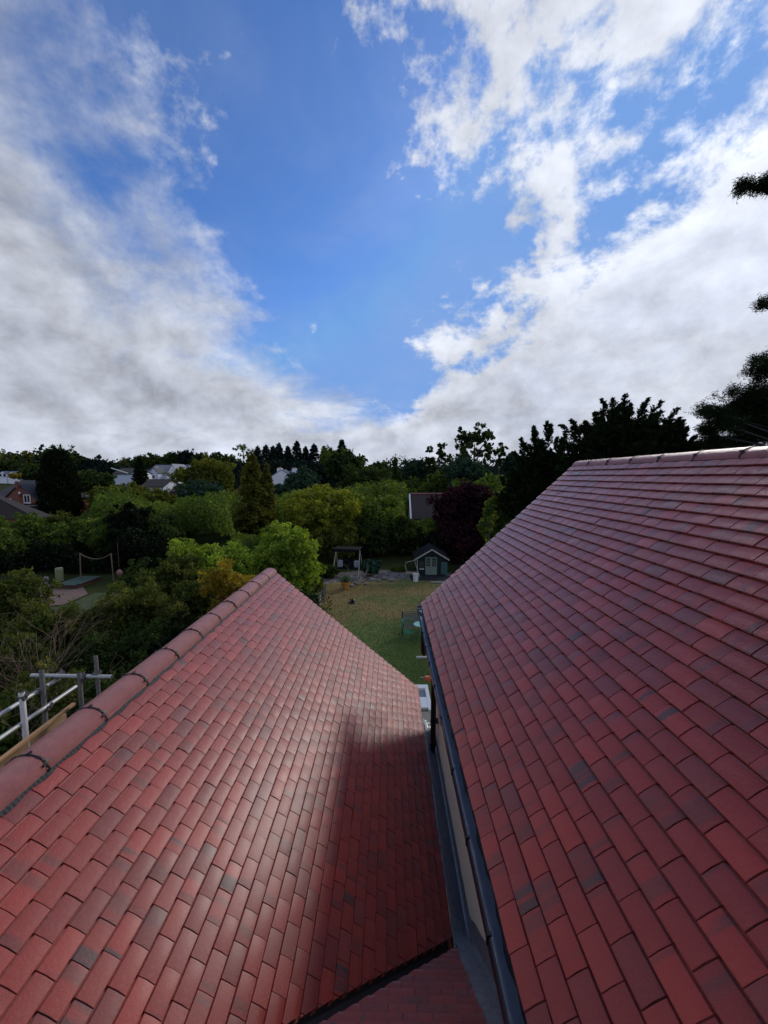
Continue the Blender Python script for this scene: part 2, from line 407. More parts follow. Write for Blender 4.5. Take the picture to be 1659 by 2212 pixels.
for (x, y) in pts:
    r = rng.uniform(.02, .055); q = oc*r*np.array([1, rng.uniform(.7, 1.1), .6]); a = rng.uniform(0, 3)
    m_.add([(x+p[0]*math.cos(a)-p[1]*math.sin(a), y+p[0]*math.sin(a)+p[1]*math.cos(a), -6.992+p[2]) for p in q], of)
link('gravel', m_.mesh('gravel', M_GRAVEL, fix=False), kind='stuff', label='loose pinkish gravel curving behind the lawn', cat='gravel')

# ------------------------------------------------------------------ roof tiles
TW, TL, TT, GA = .1604, .132, .0138, .100
NX, US = 4, [0.0, .0026, .045, .0875, .0930, TL]
def tile_geo(cam_=.0024, cross=.0010):
    vs, uv, fs = [], [], []
    def top(x, y):
        s = y/GA; z0 = -.0105 if y > .09 else 0
        return z0+TT+.0143-.0143*s + cam_*4*s*(1-s)*(1 if s < 1 else .4) + cross*(1-(2*x/TW)**2) - (.0012 if y < .001 else 0)
    for y in US:
        for i in range(NX+1):
            x = -TW/2+TW*i/NX; vs.append((x, y, top(x, y))); uv.append((i/NX, y/TL))
    nt = len(vs); W = NX+1
    for j in range(len(US)-1):
        for i in range(NX): fs.append((j*W+i, j*W+i+1, (j+1)*W+i+1, (j+1)*W+i))
    for i in range(W):                       # the tail edge has its own vertices, so that it stays crisp
        x = -TW/2+TW*i/NX
        vs += [(x, .0010, top(x, 0)-TT+.003), (x, 0, top(x, 0))]; uv += [(i/NX, 0)]*2
    for i in range(NX): fs.append((nt+2*i, nt+2*i+2, nt+2*i+3, nt+2*i+1))
    n2 = len(vs)                             # feet of the two sides
    for s, i in ((0, 0), (1, NX)):
        x = -TW/2+TW*i/NX
        for y in (0.0, .0875, TL): vs += [(x, y, top(x, y)-TT), (x, y, top(x, y))]; uv += [(float(s), y/TL)]*2
    for s in (0, 1):
        for k in range(2):
            a = n2+s*6+2*k; fs.append((a, a+1, a+3, a+2) if s == 0 else (a, a+2, a+3, a+1))
    return vs, uv, fs
TV, TU, TF = tile_geo()
TVn = np.array(TV); TUn = np.array(TU)
def uvmesh(name, V, U, F, m, rnd=None):
    me = bpy.data.meshes.new(name); me.from_pydata([tuple(v) for v in V], [], F)
    uvl = me.uv_layers.new(name='UVMap'); idx = np.zeros(len(me.loops), dtype=np.int32); me.loops.foreach_get('vertex_index', idx)
    uvl.data.foreach_set('uv', np.asarray(U)[idx].reshape(-1).astype(np.float32))
    if rnd is not None:
        a = me.attributes.new('rnd', 'FLOAT', 'FACE'); a.data.foreach_set('value', np.asarray(rnd, dtype=np.float32))
    me.materials.append(m); me.polygons.foreach_set('use_smooth', [True]*len(me.polygons)); me.set_sharp_from_angle(angle=R(20))
    return me
ME_TILES = []
for k in range(5):                           # five tiles of slightly different camber
    TV_, _, _ = tile_geo(.0022+.0006*k, .0010+.0004*k)
    ME_TILES.append((TV_, uvmesh('tile', TV_, TU, TF, M_TILE)))
rt = random.Random(11)
def roof_tiles(parent, O, ax, ay, az, x0, x1, ncourse, half=0, clip=None, cut_head=None, keep=300, rndseed=0):
    """O: eaves origin; x0..x1 the run along ax; clip(P)->signed distance (keep where >0)
       returns the list of tiles as (area, matrix, variant, clipped mesh or None)"""
    out = []
    for c in range(ncourse):
        off = .5*(c % 2)
        k0 = int(math.floor(x0/.165-off)); k1 = int(math.ceil(x1/.165+off))
        for k in range(k0, k1+1):
            a = (k+off)*.165; b = a+.165
            a2, b2 = max(a, x0), min(b, x1)
            if b2-a2 < .03: continue
            sx = (b2-a2)/.165
            xc = (a2+b2)/2+rt.uniform(-.001, .001); yc = c*GA+rt.uniform(-.0016, .0016)
            Z = rt.gauss(0, .0009)
            rot = rt.gauss(0, .0045); tl = rt.gauss(0, .006)
            o = O+ax*xc+ay*yc+az*Z
            axr = (ax*math.cos(rot)+ay*math.sin(rot)); ayr = (ay*math.cos(rot)-ax*math.sin(rot))
            azr = (az+ax*tl*.6).normalized(); axr = ayr.cross(azr).normalized()
            Mx = Matrix(((axr.x*sx, ayr.x, azr.x, o.x), (axr.y*sx, ayr.y, azr.y, o.y), (axr.z*sx, ayr.z, azr.z, o.z), (0, 0, 0, 1)))
            cut = False
            if clip:
                ds = [min(f(Mx @ Vector((sxx*TW/2, yy, .01))) for f in clip) for sxx in (-1, 1) for yy in (0, TL)]
                if max(ds) <= .0: 
                    continue
                cut = min(ds) < 0
            pts = [proj(Mx @ Vector((sxx*TW/2, yy, .02))) for sxx, yy in ((-1, 0), (1, 0), (1, GA), (-1, GA))]
            ar = 0
            if all(pts):
                ar = abs(sum(pts[i][0]*pts[(i+1) % 4][1]-pts[(i+1) % 4][0]*pts[i][1] for i in range(4)))/2
                cx = sum(p[0] for p in pts)/4; cy = sum(p[1] for p in pts)/4
                if not (-30 < cx < 1690 and 0 < cy < 2240): ar = 0
            out.append((ar, Mx, rt.randrange(5), cut))
    return out
def clip_mesh(V, U, F, Mx, planes):
    bm = bmesh.new(); uvl = bm.loops.layers.uv.new('UVMap')
    vs = [bm.verts.new(Mx @ Vector(v)) for v in V]
    for f in F:
        fc = bm.faces.new([vs[i] for i in f])
        for lp, i in zip(fc.loops, f): lp[uvl].uv = U[i]
    for co, no in planes:
        bmesh.ops.bisect_plane(bm, geom=bm.verts[:]+bm.edges[:]+bm.faces[:], plane_co=co, plane_no=no, clear_outer=False, clear_inner=True)
    Mi = Mx.inverted(); bm.transform(Mi)
    return bm
def emit(parent, tiles, keep, planes, rest_label):
    tiles.sort(key=lambda t: -t[0])
    RV, RU, RF, RR = [], [], [], []
    for i, (ar, Mx, vi, cut) in enumerate(tiles):
        V, me = ME_TILES[vi]
        if cut:
            bm = clip_mesh(V, TU, TF, Mx, planes)
            if not bm.faces: bm.free(); continue
            m2 = bpy.data.meshes.new('tile'); bm.to_mesh(m2); bm.free(); m2.materials.append(M_TILE)
            m2.polygons.foreach_set('use_smooth', [True]*len(m2.polygons)); m2.set_sharp_from_angle(angle=R(35))
        if i < keep and ar > 0:
            o = bpy.data.objects.new('tile', m2 if cut else me); COL.objects.link(o); o.parent = parent; o.matrix_local = Mx
        else:
            r = rt.random(); k = len(RV)
            if cut:
                u2 = {}
                for p in m2.polygons:
                    for li in p.loop_indices: u2[m2.loops[li].vertex_index] = tuple(m2.uv_layers[0].data[li].uv)
                RV += [Mx @ v.co for v in m2.vertices]; RU += [u2.get(q, (0, 0)) for q in range(len(m2.vertices))]
                RF += [tuple(k+q for q in p.vertices) for p in m2.polygons]; RR += [r]*len(m2.polygons)
            else:
                RV += [Mx @ Vector(v) for v in V]; RU += TU; RF += [tuple(k+q for q in f) for f in TF]; RR += [r]*len(TF)
    if RV:
        link('tile', uvmesh('tile', RV, RU, RF, M_TILE, RR), parent, kind='stuff')

# ------------------------------------------------------------------ main house (right)
PR = R(43.4); EX, EZ, VY = .504, -1.930, 5.66
RX, RZ = 2.756+.10, .20+.03
NR = Vector((-math.sin(PR), 0, math.cos(PR))); UR = Vector((math.cos(PR), 0, math.sin(PR)))
house = thing('house', 'house on the right with wet red tiled roof, cream wall and black gutter', 'house', (2.7, 1.3, -7))
HB = Vector((2.7, 1.3, -7))
def hp(name, me, **k): return link(name, me, house, -HB, **k)
roofR = link('roof', None, house, -HB)
Y0R = -2.0
tl = roof_tiles(roofR, Vector((EX, VY, EZ))-NR*.0, Vector((0, -1, 0)), UR, NR, 0, VY-Y0R, 31)
emit(roofR, tl, 300, [], '')
# far side of the roof
UW = Vector((-math.cos(PR), 0, math.sin(PR))); NW = Vector((math.sin(PR), 0, math.cos(PR)))
apexX = EX+3.13*math.cos(PR); apexZ = EZ+3.13*math.sin(PR)
tl = roof_tiles(roofR, Vector((2*apexX-EX, Y0R, EZ)), Vector((0, 1, 0)), UW, NW, 0, VY-Y0R, 31)
FV = []
RV, RU, RF, RR = [], [], [], []
for ar, Mx, vi, cut in tl:
    k = len(RV); RV += [Mx @ Vector(v) for v in TV]; RU += TU; RF += [tuple(k+q for q in f) for f in TF]; RR += [rt.random()]*len(TF)
tiles_far = (RV, RU, RF, RR)
link('tile', uvmesh('tile', *tiles_far[:3], M_TILE, RR), roofR, kind='stuff')
# boarding below the tiles
b = MB()
for sgn in (1, -1):
    p0 = Vector((EX+.02, 0, EZ+.002)); p1 = Vector((apexX, 0, apexZ-.014))
    if sgn < 0: p0.x = 2*apexX-p0.x
    dn = Vector((0, 0, -.05))
    b.prism([p0, p1, p1+dn, p0+dn], (0, Y0R+.03, 0), (0, VY-.012, 0))
link('boarding', b.mesh('boarding', M_UNDER), roofR)
# verge boards at the far gable
b = MB()
for sgn in (1, -1):
    p0 = Vector((EX+.03, 0, EZ-.02)); p1 = Vector((apexX, 0, apexZ-.03))
    if sgn < 0: p0.x = 2*apexX-p0.x
    b.prism([p0, p1, p1+Vector((0, 0, -.22)), p0+Vector((0, 0, -.2))], (0, VY-.07, -.03), (0, VY-.045, -.03))
link('verge_board', b.mesh('verge_board', M_BLACK), roofR)

def ridge_run(parent, X, Z, Ya, Yb, first, r=.118, drop=.045, squash=.76):
    """half-round ridge tiles laid along Y; first = Y of one joint"""
    n0 = int(math.floor((Ya-first)/.45)); n1 = int(math.ceil((Yb-first)/.45))
    NS = 14
    me_full = None
    for k in range(n0, n1):
        y0 = max(first+k*.45, Ya)+.003; y1 = min(first+(k+1)*.45, Yb)-.003
        if y1-y0 < .04: continue
        L = y1-y0
        vs, fs = [], []
        ys = [0, .006, .02, L-.02, L-.006, L]
        for yi, yy in enumerate(ys):
            rr = r-(.004 if yi in (0, 5) else .001 if yi in (1, 4) else 0)
            for ring in (rr, rr-.016):
                for q in range(NS+1):
                    a = math.pi*q/NS
                    vs.append((math.cos(a)*ring, yy, math.sin(a)*ring*squash))
        W = NS+1
        for yi in range(5):
            a = yi*2*W; c = (yi+1)*2*W
            for q in range(NS):
                fs.append((a+q, a+q+1, c+q+1, c+q)); fs.append((a+W+q+1, a+W+q, c+W+q, c+W+q+1))
            fs.append((a, c, c+W, a+W)); fs.append((c+NS, a+NS, a+W+NS, c+W+NS))
        for q in range(NS):
            fs.append((q+1, q, W+q, W+q+1)); e = 5*2*W; fs.append((e+q, e+q+1, e+W+q+1, e+W+q))
        mb = MB().add(vs, fs)
        if abs(L-.444) < 1e-3:
            if me_full is None: me_full = mb.mesh('ridge_tile', M_RIDGE, smooth=True)
            me = me_full
        else: me = mb.mesh('ridge_tile', M_RIDGE, smooth=True)
        o = link('ridge_tile', me, parent, Vector((X+rt.uniform(-.004, .004), y0, Z-drop+rt.uniform(-.004, .004))))
        o.rotation_euler.z = rt.uniform(-.006, .006)
    # black union clips at the joints
    cm = MB(); rr = r+.003
    arc = [(math.cos(math.pi*q/20)*rr, math.sin(math.pi*q/20)*rr*squash) for q in range(21)]
    for q in range(20):
        (xa, za), (xb, zb) = arc[q], arc[q+1]
        wdt = .004 if q % 3 else .007
        hh = .004
        cm.prism([(xa, -wdt, za), (xb, -wdt, zb), (xb*1.03, -wdt, zb*1.03+.001), (xa*1.03, -wdt, za*1.03+.001)], (0, 0, 0), (0, 2*wdt, 0))
    for q in (3, 4, 10, 16, 17):
        xa, za = arc[q]; rot = Matrix.Rotation(-(math.pi*q/20-math.pi/2), 3, 'Y')
        cm.box((xa*1.02, -.012 if q % 2 else .012, za*1.02+.002), (.014, .024, .008), rot)
    cme = cm.mesh('ridge_union', M_BLACK)
    for k in range(n0, n1+1):
        y = first+k*.45
        if Ya+.05 < y < Yb-.05:
            o = link('ridge_union', cme, parent, Vector((X, y, Z-drop+.001))); o.rotation_euler.z = rt.uniform(-.05, .05)
    # dry-ridge roll: black ribbed strip showing below the tiles
    return
def ridge_roll(parent, X, Z, tanp, Ya, Yb):
    v, f = [], []; n = int((Yb-Ya)/.012)
    for i in range(n+1):
        y = Ya+(Yb-Ya)*i/n; w = .0025*(i % 2)
        for s in (-1, 1):
            for d, up in ((.09, .012), (.134+.005*math.sin(i*.37), .004)):
                v.append((X+s*d, y, Z-d*tanp+.028+up*.3+w))
    for i in range(n):
        a = i*4
        f.append((a, a+1, a+5, a+4)); f.append((a+3, a+2, a+6, a+7))
    link('ridge_roll', MB().add(v, f).mesh('ridge_roll', M_MEMB, fix=False), parent)
RRZ = apexZ+.015
ridge_run(roofR, apexX, RRZ, Y0R, VY+.03, 2.756*1.889+.02, drop=.105)
ridge_roll(roofR, apexX, apexZ-.004, math.tan(PR), Y0R, VY)

# walls
WX = .68; WY = 5.5
b = MB()
x1 = 2*apexX-WX
b.box(((WX+x1)/2, (WY+Y0R+.3)/2, (-7-2.06)/2), (x1-WX, WY-Y0R-.3, 7-2.06))
b.prism([(WX, 0, -2.06), (x1, 0, -2.06), (apexX, 0, apexZ-.12)], (0, WY-.25, 0), (0, WY, 0))
hp('wall', b.mesh('wall', M_RENDER))
b = MB(); b.box((WX-.075, (VY+Y0R)/2-.05, -2.085), (.15, VY-Y0R-.05, .012)); hp('soffit', b.mesh('soffit', M_BLACK))
b = MB(); b.box((.552, (VY+Y0R)/2, -2.035), (.022, VY-Y0R, .15)); hp('fascia', b.mesh('fascia', M_BLACK))
# felt and eaves tray drooping into the gutter
v, f = [], []; n = 120
for i in range(n+1):
    y = Y0R+(VY+.01-Y0R)*i/n; w = .006*math.sin(i*.9)+.005*math.sin(i*2.3+1)
    v += [(.58, y, -1.915), (.535, y, -1.950+w*.3), (.508+w*.5, y, -1.972+w), (.496+w, y, -2.000+w*.8)]
for i in range(n):
    for q in range(3): f.append((i*4+q, i*4+q+1, i*4+4+q+1, i*4+4+q))
hp('eaves_felt', MB().add(v, f).mesh('eaves_felt', M_MEMB, smooth=True, fix=False))
# gutter: square section trough with water
GXa, GXb, GZt, GZb = .434, .540, -1.990, -2.050
gut = hp('gutter', None)
def trough(y0, y1, ex=0.0):
    t = .004
    pr = [(GXa-ex, GZt+ex), (GXa-ex, GZb-ex), (GXb+ex*0, GZb-ex), (GXb, GZt+.004), (GXb-t, GZt+.004), (GXb-t, GZb+t), (GXa+t, GZb+t), (GXa+t, GZt), (GXa+.010, GZt), (GXa+.010, GZt+ex+.001)]
    n = len(pr); vs = [(x, y0, z) for x, z in pr]+[(x, y1, z) for x, z in pr]
    return vs, [(k, (k+1) % n, n+(k+1) % n, n+k) for k in range(n)]
gy = [-1.9, 1.02, 3.02, 4.35, VY+.13]
b = MB().add(*trough(gy[0], gy[-1])); b.box(((GXa+GXb)/2, VY+.13, (GZt+GZb)/2), (GXb-GXa, .006, GZt-GZb)); link('trough', b.mesh('trough', M_GUT), gut)
b = MB()
v, f = [], []; n = 160
for i in range(n+1):
    y = -1.85+(VY+.12+1.85)*i/n; z = GZb+.020+.002*math.sin(i*.4)
    v += [(GXa+.005, y, z), (GXb-.006, y, z)]
for i in range(n): f.append((2*i, 2*i+1, 2*i+3, 2*i+2))
link('water', MB().add(v, f).mesh('water', M_WATER, smooth=True), gut)
for y in (gy[1], gy[2], gy[3], 5.15):
    b = MB().add(*trough(y-.022, y+.022, .004)); b.box((GXa-.004, y, GZt+.003), (.020, .036, .010)); b.box((GXb-.03, y, GZt+.006), (.05, .03, .008)); link('union_bracket', b.mesh('union_bracket', M_BLACK), gut)
for y in (.6, 1.5, 1.95, 2.45, 3.5, 3.95, 4.75, 5.5):
    b = MB(); b.box((GXa+.006, y, GZt+.004), (.018, .016, .008)); b.box((GXa-.004, y, GZt-.02), (.006, .016, .045)); link('gutter_clip', b.mesh('gutter_clip', M_BLACK), gut)
b = MB(); b.box(((GXa+GXb)/2, 5.62, GZt+.004), (.125, .11, .012)); b.box(((GXa+GXb)/2-.02, 5.70, GZt+.012), (.05, .05, .02)); link('stop_end', b.mesh('stop_end', M_BLACK), gut)
# rubbish caught in the gutter
b = MB()
for k in range(60):
    y = rt.choice([2.05, 2.4, 3.0, 3.3, 4.1, 1.4])+rt.gauss(0, .09); x = rt.uniform(.49, .535)
    a = rt.uniform(0, 3); q = rt.uniform(.012, .03)
    b.tube([(x, y, -1.985+rt.uniform(0, .012)), (x+q*math.cos(a)*.4, y+q*math.sin(a), -1.98+rt.uniform(0, .012))], rt.uniform(.0012, .003), 4)
link('leaf_litter', b.mesh('leaf_litter', M_UNDER), gut, kind='stuff')
# downpipe
b = MB(); px, py = .612, 4.98
b.tube([(.50, py, -2.06), (.50, py, -2.13), (px, py, -2.25), (px, py, -3.70)], .037, 14)
b2 = MB(); b2.tube([(.52, 5.58, -2.03), (.53, 5.6, -2.2), (.53, 5.62, -2.45), (.53, 5.62, -2.66), (.54, 5.62, -2.72)], [.03, .036, .042, .042, .02], 14); link('outlet', b2.mesh('outlet', M_BLACK, smooth=True), gut)
dp = hp('downpipe', b.mesh('downpipe', M_BLACK, smooth=True))
b = MB(); b.lathe((px, py, -3.70), [(.037, 0), (.045, .004), (.045, .06), (.037, .066)], 14); link('socket', b.mesh('socket', M_GUT, smooth=True), dp)
for z in (-3.35, -2.7):
    b = MB(); b.lathe((px, py, z), [(.041, 0), (.041, .022)], 14); b.box((px+.045, py, z+.011), (.06, .10, .022)); link('pipe_clip', b.mesh('pipe_clip', M_BLACK), dp)
b = MB(); b.tube([(px, py, -3.70), (px-.01, py, -3.78), (px-.06, py-.02, -3.83)], .037, 12); link('shoe', b.mesh('shoe', M_GUT, smooth=True), dp)

# ------------------------------------------------------------------ left wing and the cross roof below the camera
PL = R(40); TP = math.tan(PL)
LX, LZ, LVY = -2.05, -1.600, 6.50
def zl(x): return LZ-TP*(x-LX)
VC = 2.217
wing = thing('house_wing', 'low wing on the left with wet red tiled gable roof and round ridge', 'house wing', (-1.4, 3.0, -7)); WB = Vector((-1.4, 3.0, -7))
roofL = link('roof', None, wing, -WB)
UL = Vector((-math.cos(PL), 0, math.sin(PL))); NL = Vector((math.sin(PL), 0, math.cos(PL)))
nc = 33
O = Vector((LX, 0, LZ))-UL*(nc*GA+.03)
vd = Vector((1, 1, 0)).normalized()
nv = Vector((-1, 1, 0)).normalized()
GAP = .035
pL = Vector((VC/2*-1, VC/2, 0))          # a point on the valley line in plan: y = x + VC
clipL = [lambda p: (p-pL).dot(nv)-GAP, lambda p: (.70-p.x) if p.y < WY else 9]
tl = roof_tiles(roofL, O, Vector((0, 1, 0)), UL, NL, .2, LVY, nc, clip=clipL)
emitL = tl
UT = Vector((0, -math.cos(PL), math.sin(PL))); NT = Vector((0, math.sin(PL), math.cos(PL)))
ridY = LX+VC                              # ridge of the cross roof meets the left ridge here
OT = Vector((0, ridY, LZ))-UT*(nc*GA+.03)
clipT = [lambda p: -(p-pL).dot(nv)-GAP, lambda p: .70-p.x]
lower = link('lower_roof', None, wing, -WB)
tlT = roof_tiles(lower, OT, Vector((-1, 0, 0)), UT, NT, -.70, 2.2, nc, clip=clipT)
nT = 60
planesL = [(pL+nv*GAP, nv)]
emit(roofL, tl, 300, planesL, '')
planesT = [(pL-nv*GAP, -nv)]
emit(lower, tlT, 150, planesT, '')
# west slope of the wing (only its upper edge can show)
UE = Vector((math.cos(PL), 0, math.sin(PL))); NE = Vector((-math.sin(PL), 0, math.cos(PL)))
tl = roof_tiles(roofL, Vector((LX, LVY, LZ))-UE*(1.93), Vector((0, -1, 0)), UE, NE, 0, LVY-.2, 19)
RV, RU, RF, RR = [], [], [], []
for ar, Mx, vi, cut in tl:
    k = len(RV); RV += [Mx @ Vector(v) for v in TV]; RU += TU; RF += [tuple(k+q for q in f) for f in TF]; RR += [rt.random()]*len(TF)
link('tile', uvmesh('tile', RV, RU, RF, M_TILE, RR), roofL, kind='stuff')
# boarding
def sheet(name, parent, tri, off=-.004):
    me = bpy.data.meshes.new(name); me.from_pydata([Vector(p)+Vector((0, 0, off)) for p in tri], [], [tuple(range(len(tri)))]); me.materials.append(M_UNDER); link(name, me, parent)
xe = LX+3.3*math.cos(PL)
b = MB()
ym = LX+VC
b.add([(LX, ym, LZ-.004), (LX, LVY-.012, LZ-.004), (xe, LVY-.012, zl(xe)-.004), (xe, xe+VC, zl(xe)-.004)], [(0, 1, 2, 3)])
b.add([(LX, ym, LZ-.004), (xe, xe+VC, zl(xe)-.004), (.70, xe+VC, zl(xe)-.004), (.70, ym, LZ-.004)], [(0, 1, 2, 3)])
xw = LX-1.9*math.cos(PL)
b.add([(LX, -.2, LZ-.004), (LX, LVY-.012, LZ-.004), (xw, LVY-.012, LZ-TP*(LX-xw)-.004), (xw, -.2, LZ-TP*(LX-xw)-.004)], [(0, 1, 2, 3)])
link('boarding', b.mesh('boarding', M_UNDER), roofL)
b = MB()                                  # slope of the cross roof behind the ridge, out of view
b.prism([(0, ym, LZ-.02), (0, ym-2.2, LZ-.02-TP*2.2), (0, ym-2.2, LZ-.1-TP*2.2), (0, ym, LZ-.1)], (LX-1.4, 0, 0), (.69, 0, 0))
link('rear_slope', b.mesh('rear_slope', M_TILE), lower)
ridge_run(roofL, LX, LZ+.03, .25, LVY+.03, 1.186*1.70, drop=.100)
ridge_roll(roofL, LX, LZ+.0, TP, .3, LVY)
# valley trough between the two slopes
def P3(x, y): return Vector((x, y, min(9, max(zl(x), LZ-TP*(y-ym)))))
b = MB(); v = []; f = []
for i in range(25):
    s = -2.0+(xe+2.0)*i/24
    c = Vector((s, s+VC, zl(s)))
    for w, h in ((-.11, .006), (-.03, .002), (-.022, -.010), (0, -.016), (.022, -.010), (.03, .002), (.11, .006)):
        p = c+nv*w; zz_ = zl(p.x) if w > 0 else LZ-TP*(p.y-ym); v.append((p.x, p.y, zz_+h))
for i in range(24):
    for q in range(6): f.append((i*7+q, i*7+q+1, i*7+8+q, i*7+7+q))
link('valley_gutter', MB().add(v, f).mesh('valley_gutter', M_BLACK, smooth=True, fix=False), roofL)
# verge trim at the far gable
b = MB()
for s in (1, -1):
    xx = xe if s > 0 else xw
    zz_ = zl(xe) if s > 0 else LZ-TP*(LX-xw)
    b.prism([(LX, 0, LZ-.012), (xx, 0, zz_-.012), (xx, 0, zz_-.17), (LX, 0, LZ-.19)], (0, LVY-.045, 0), (0, LVY-.02, 0))
link('verge_board', b.mesh('verge_board', M_BLACK), roofL)
b = MB()
b.box(((xw+.15+.66)/2, (LVY-.2)/2+.0, (-7-3.05)/2-.9), (.66-xw-.15, LVY-.2, 7-3.05-1.8))
b.prism([(xw+.15, 0, -3.1), (LX, 0, LZ-.12), (xe-.2, 0, zl(xe-.2)-.12), (xe-.2, 0, -7), (xw+.15, 0, -7)], (0, LVY-.45, 0), (0, LVY-.2, 0))
wl = link('wall', b.mesh('wall', M_BRICK), wing, -WB)

# lead flashing where the slopes meet the cream wall
FL = link('flashing', None, wing, -WB)
def lead_piece(ys, zf, wid, up, seed, matl=None):
    """one lapped length: a tray on the tiles and an upstand against the wall"""
    rr = random.Random(seed); v, f = [], []
    prof = None; n = len(ys)
    for i, y in enumerate(ys):
        j = rr.uniform(-.011, .011)
        z0 = zf(y)
        zt = zl(WX-wid) if zf is zfl else z0
        zs = lambda x: max(zl(x), LZ-TP*(y-ym))
        z0 = zs(WX)
        row = [(WX-wid+j, y, zs(WX-wid)+.026), (WX-wid+.012, y, zs(WX-wid+.012)+.046+j*.5), (WX-wid*.5, y, zs(WX-wid*.5)+.048+j), (WX-.022, y, zs(WX-.022)+.046), (WX-.006, y, z0+.070), (WX-.006+j*.4, y, z0+up*.55), (WX-.007, y, z0+up+j)]
        v += row
    for i in range(n-1):
        for q in range(6): f.append((i*7+q, i*7+q+1, i*7+8+q, i*7+7+q))
    me = MB().add(v, f).mesh('lead_sheet', matl or M_LEAD, smooth=True, fix=False)
    return link('lead_sheet', me, FL)
def zfl(y): return zl(WX)
def zft(y): return LZ-TP*(y-ym)
yv = WX+VC
for k, (a, b_) in enumerate([(4.92, 5.50), (3.95, 4.96), (2.70, 3.99)]):
    N_ = 14; lead_piece([a+(b_-a)*i/N_ for i in range(N_+1)], zfl, .150+.006*k, .20+.01*k, 3+k)
for k, (a, b_) in enumerate([(1.75, 2.80), (.9, 1.79)]):
    N_ = 16; lead_piece([a+(b_-a)*i/N_ for i in range(N_+1)], zft, .150+.01*k, .24, 13+k)
# crumpled end dressed round the corner
v, f = [], []; rr = random.Random(2)
for i in range(6):
    for j in range(6):
        x = .525+.165*i/5; y = 5.44+.17*j/5
        v.append((x+rr.uniform(-.008, .008), y+rr.uniform(-.01, .01), zl(x)+.042+rr.uniform(-.010, .016)))
for i in range(5):
    for j in range(5): f.append((i*6+j, (i+1)*6+j, (i+1)*6+j+1, i*6+j+1))
link('lead_corner', MB().add(v, f).mesh('lead_corner', M_LEADL, fix=False), FL)

# ------------------------------------------------------------------ scaffold beyond the left eaves
def tube_obj(name, a, b, parent, m, r=.0242, n=12):
    a, b = Vector(a), Vector(b); d = (b-a).normalized(); mb = MB()
    mb.tube([a, b], r, n); 
    mb.tube([a-d*.001, a+d*.002], r*.82, n, 1); mb.tube([b-d*.002, b+d*.001], r*.82, n, 1)
    return link(name, mb.mesh(name, [m, M_UNDER], smooth=True), parent)
def coupler(parent, p, ax=0):
    mb = MB(); mb.box((0, 0, 0), (.075, .055, .06)); mb.box((.02, .03, .02), (.05, .05, .05), Matrix.Rotation(.5, 3, 'X')); mb.tube([(-.02, 0, -.02), (-.02, .075, .03)], .008, 6); mb.box((-.02, .075, .03), (.022, .014, .022))
    o = link('coupler', mb.mesh('coupler', M_FIT), parent, p); o.rotation_euler = (rt.uniform(-.3, .3), 0, ax)
SB = Vector((-4.3, 4.2, -7))
scaf = thing('scaffold', 'galvanised tube scaffold frame beyond the left roof ridge', 'scaffold', SB)
def sl(p): return Vector(p)-SB
tube_obj('standard', sl((-4.32, 4.50, -7)), sl((-4.30, 4.50, -2.40)), scaf, M_STEELD, .027)
tube_obj('standard', sl((-3.98, 4.68, -3.3)), sl((-3.985, 4.68, -2.53)), scaf, M_STEELD, .026)
tube_obj('standard', sl((-3.80, 4.77, -7)), sl((-3.825, 4.77, -2.34)), scaf, M_STEELD, .024)
tube_obj('standard', sl((-4.22, 4.18, -7)), sl((-4.25, 4.18, -2.50)), scaf, M_WHITE, .030)
tube_obj('ledger', sl((-4.66, 4.73, -2.590)), sl((-3.60, 4.73, -2.600)), scaf, M_STEEL)
tube_obj('guard_rail', sl((-4.37, 1.6, -2.675)), sl((-4.35, 4.80, -2.66)), scaf, M_STEEL)
tube_obj('guard_rail', sl((-4.29, 1.6, -2.90)), sl((-4.27, 4.95, -2.865)), scaf, M_STEEL)
for p in ((-4.33, 4.50, -2.66), (-4.28, 4.50, -2.89), (-4.33, 4.76, -2.61), (-3.82, 4.75, -2.59), (-4.25, 4.18, -2.56), (-3.97, 4.70, -2.62)): coupler(scaf, sl(p), rt.uniform(-.2, .2))
tube_obj('ledger', sl((-4.32, 1.0, -3.38)), sl((-4.32, 5.0, -3.38)), scaf, M_STEELD); tube_obj('ledger', sl((-3.55, 1.0, -3.38)), sl((-3.55, 5.0, -3.38)), scaf, M_STEELD)
tube_obj('standard', sl((-4.32, 1.6, -7)), sl((-4.32, 1.6, -2.4)), scaf, M_STEELD)
for k in range(4): link('board', MB().box((-4.18+k*.215, 3.0, -3.335), (.21, 3.9, .038)).mesh('board', M_WOOD), scaf, -SB)
mb = MB(); mb.add(*bevelbox((-4.235, 3.25, -3.205), (.036, 2.92, .225), .004)); mb.add(*bevelbox((-4.235, 4.55, -3.075), (.05, .18, .03), .004))
link('toe_board', mb.mesh('toe_board', M_WOOD), scaf, -SB)
o = link('batten', MB().box((0, 0, 0), (.045, 3.0, .028), Matrix.Rotation(.03, 3, 'X')).mesh('batten', M_WOODL), None, (-4.10, 3.20, -3.00), 'thin new timber batten leaning inside the scaffold toe board', 'batten')
# spare tiles standing on the scaffold
ts = thing('spare_tile_stack', 'stack of spare red tiles waiting on the scaffold boards', 'roof tiles', (-3.98, 3.2, -3.316))
k = 0
for col_ in range(9):
    for row in range(14):
        o = bpy.data.objects.new('tile', ME_TILES[(k*3) % 5][1]); COL.objects.link(o); o.parent = ts; k += 1
        o.location = (-.09+rt.uniform(-.012, .012), -1.3+col_*.28+rt.uniform(-.015, .015), row*.0185); o.rotation_euler = (rt.gauss(0, .02), rt.gauss(0, .02), rt.gauss(0, .05))
        if col_ > 6 and row > 9: o.location.z -= .0185*4; o.location.x += .17
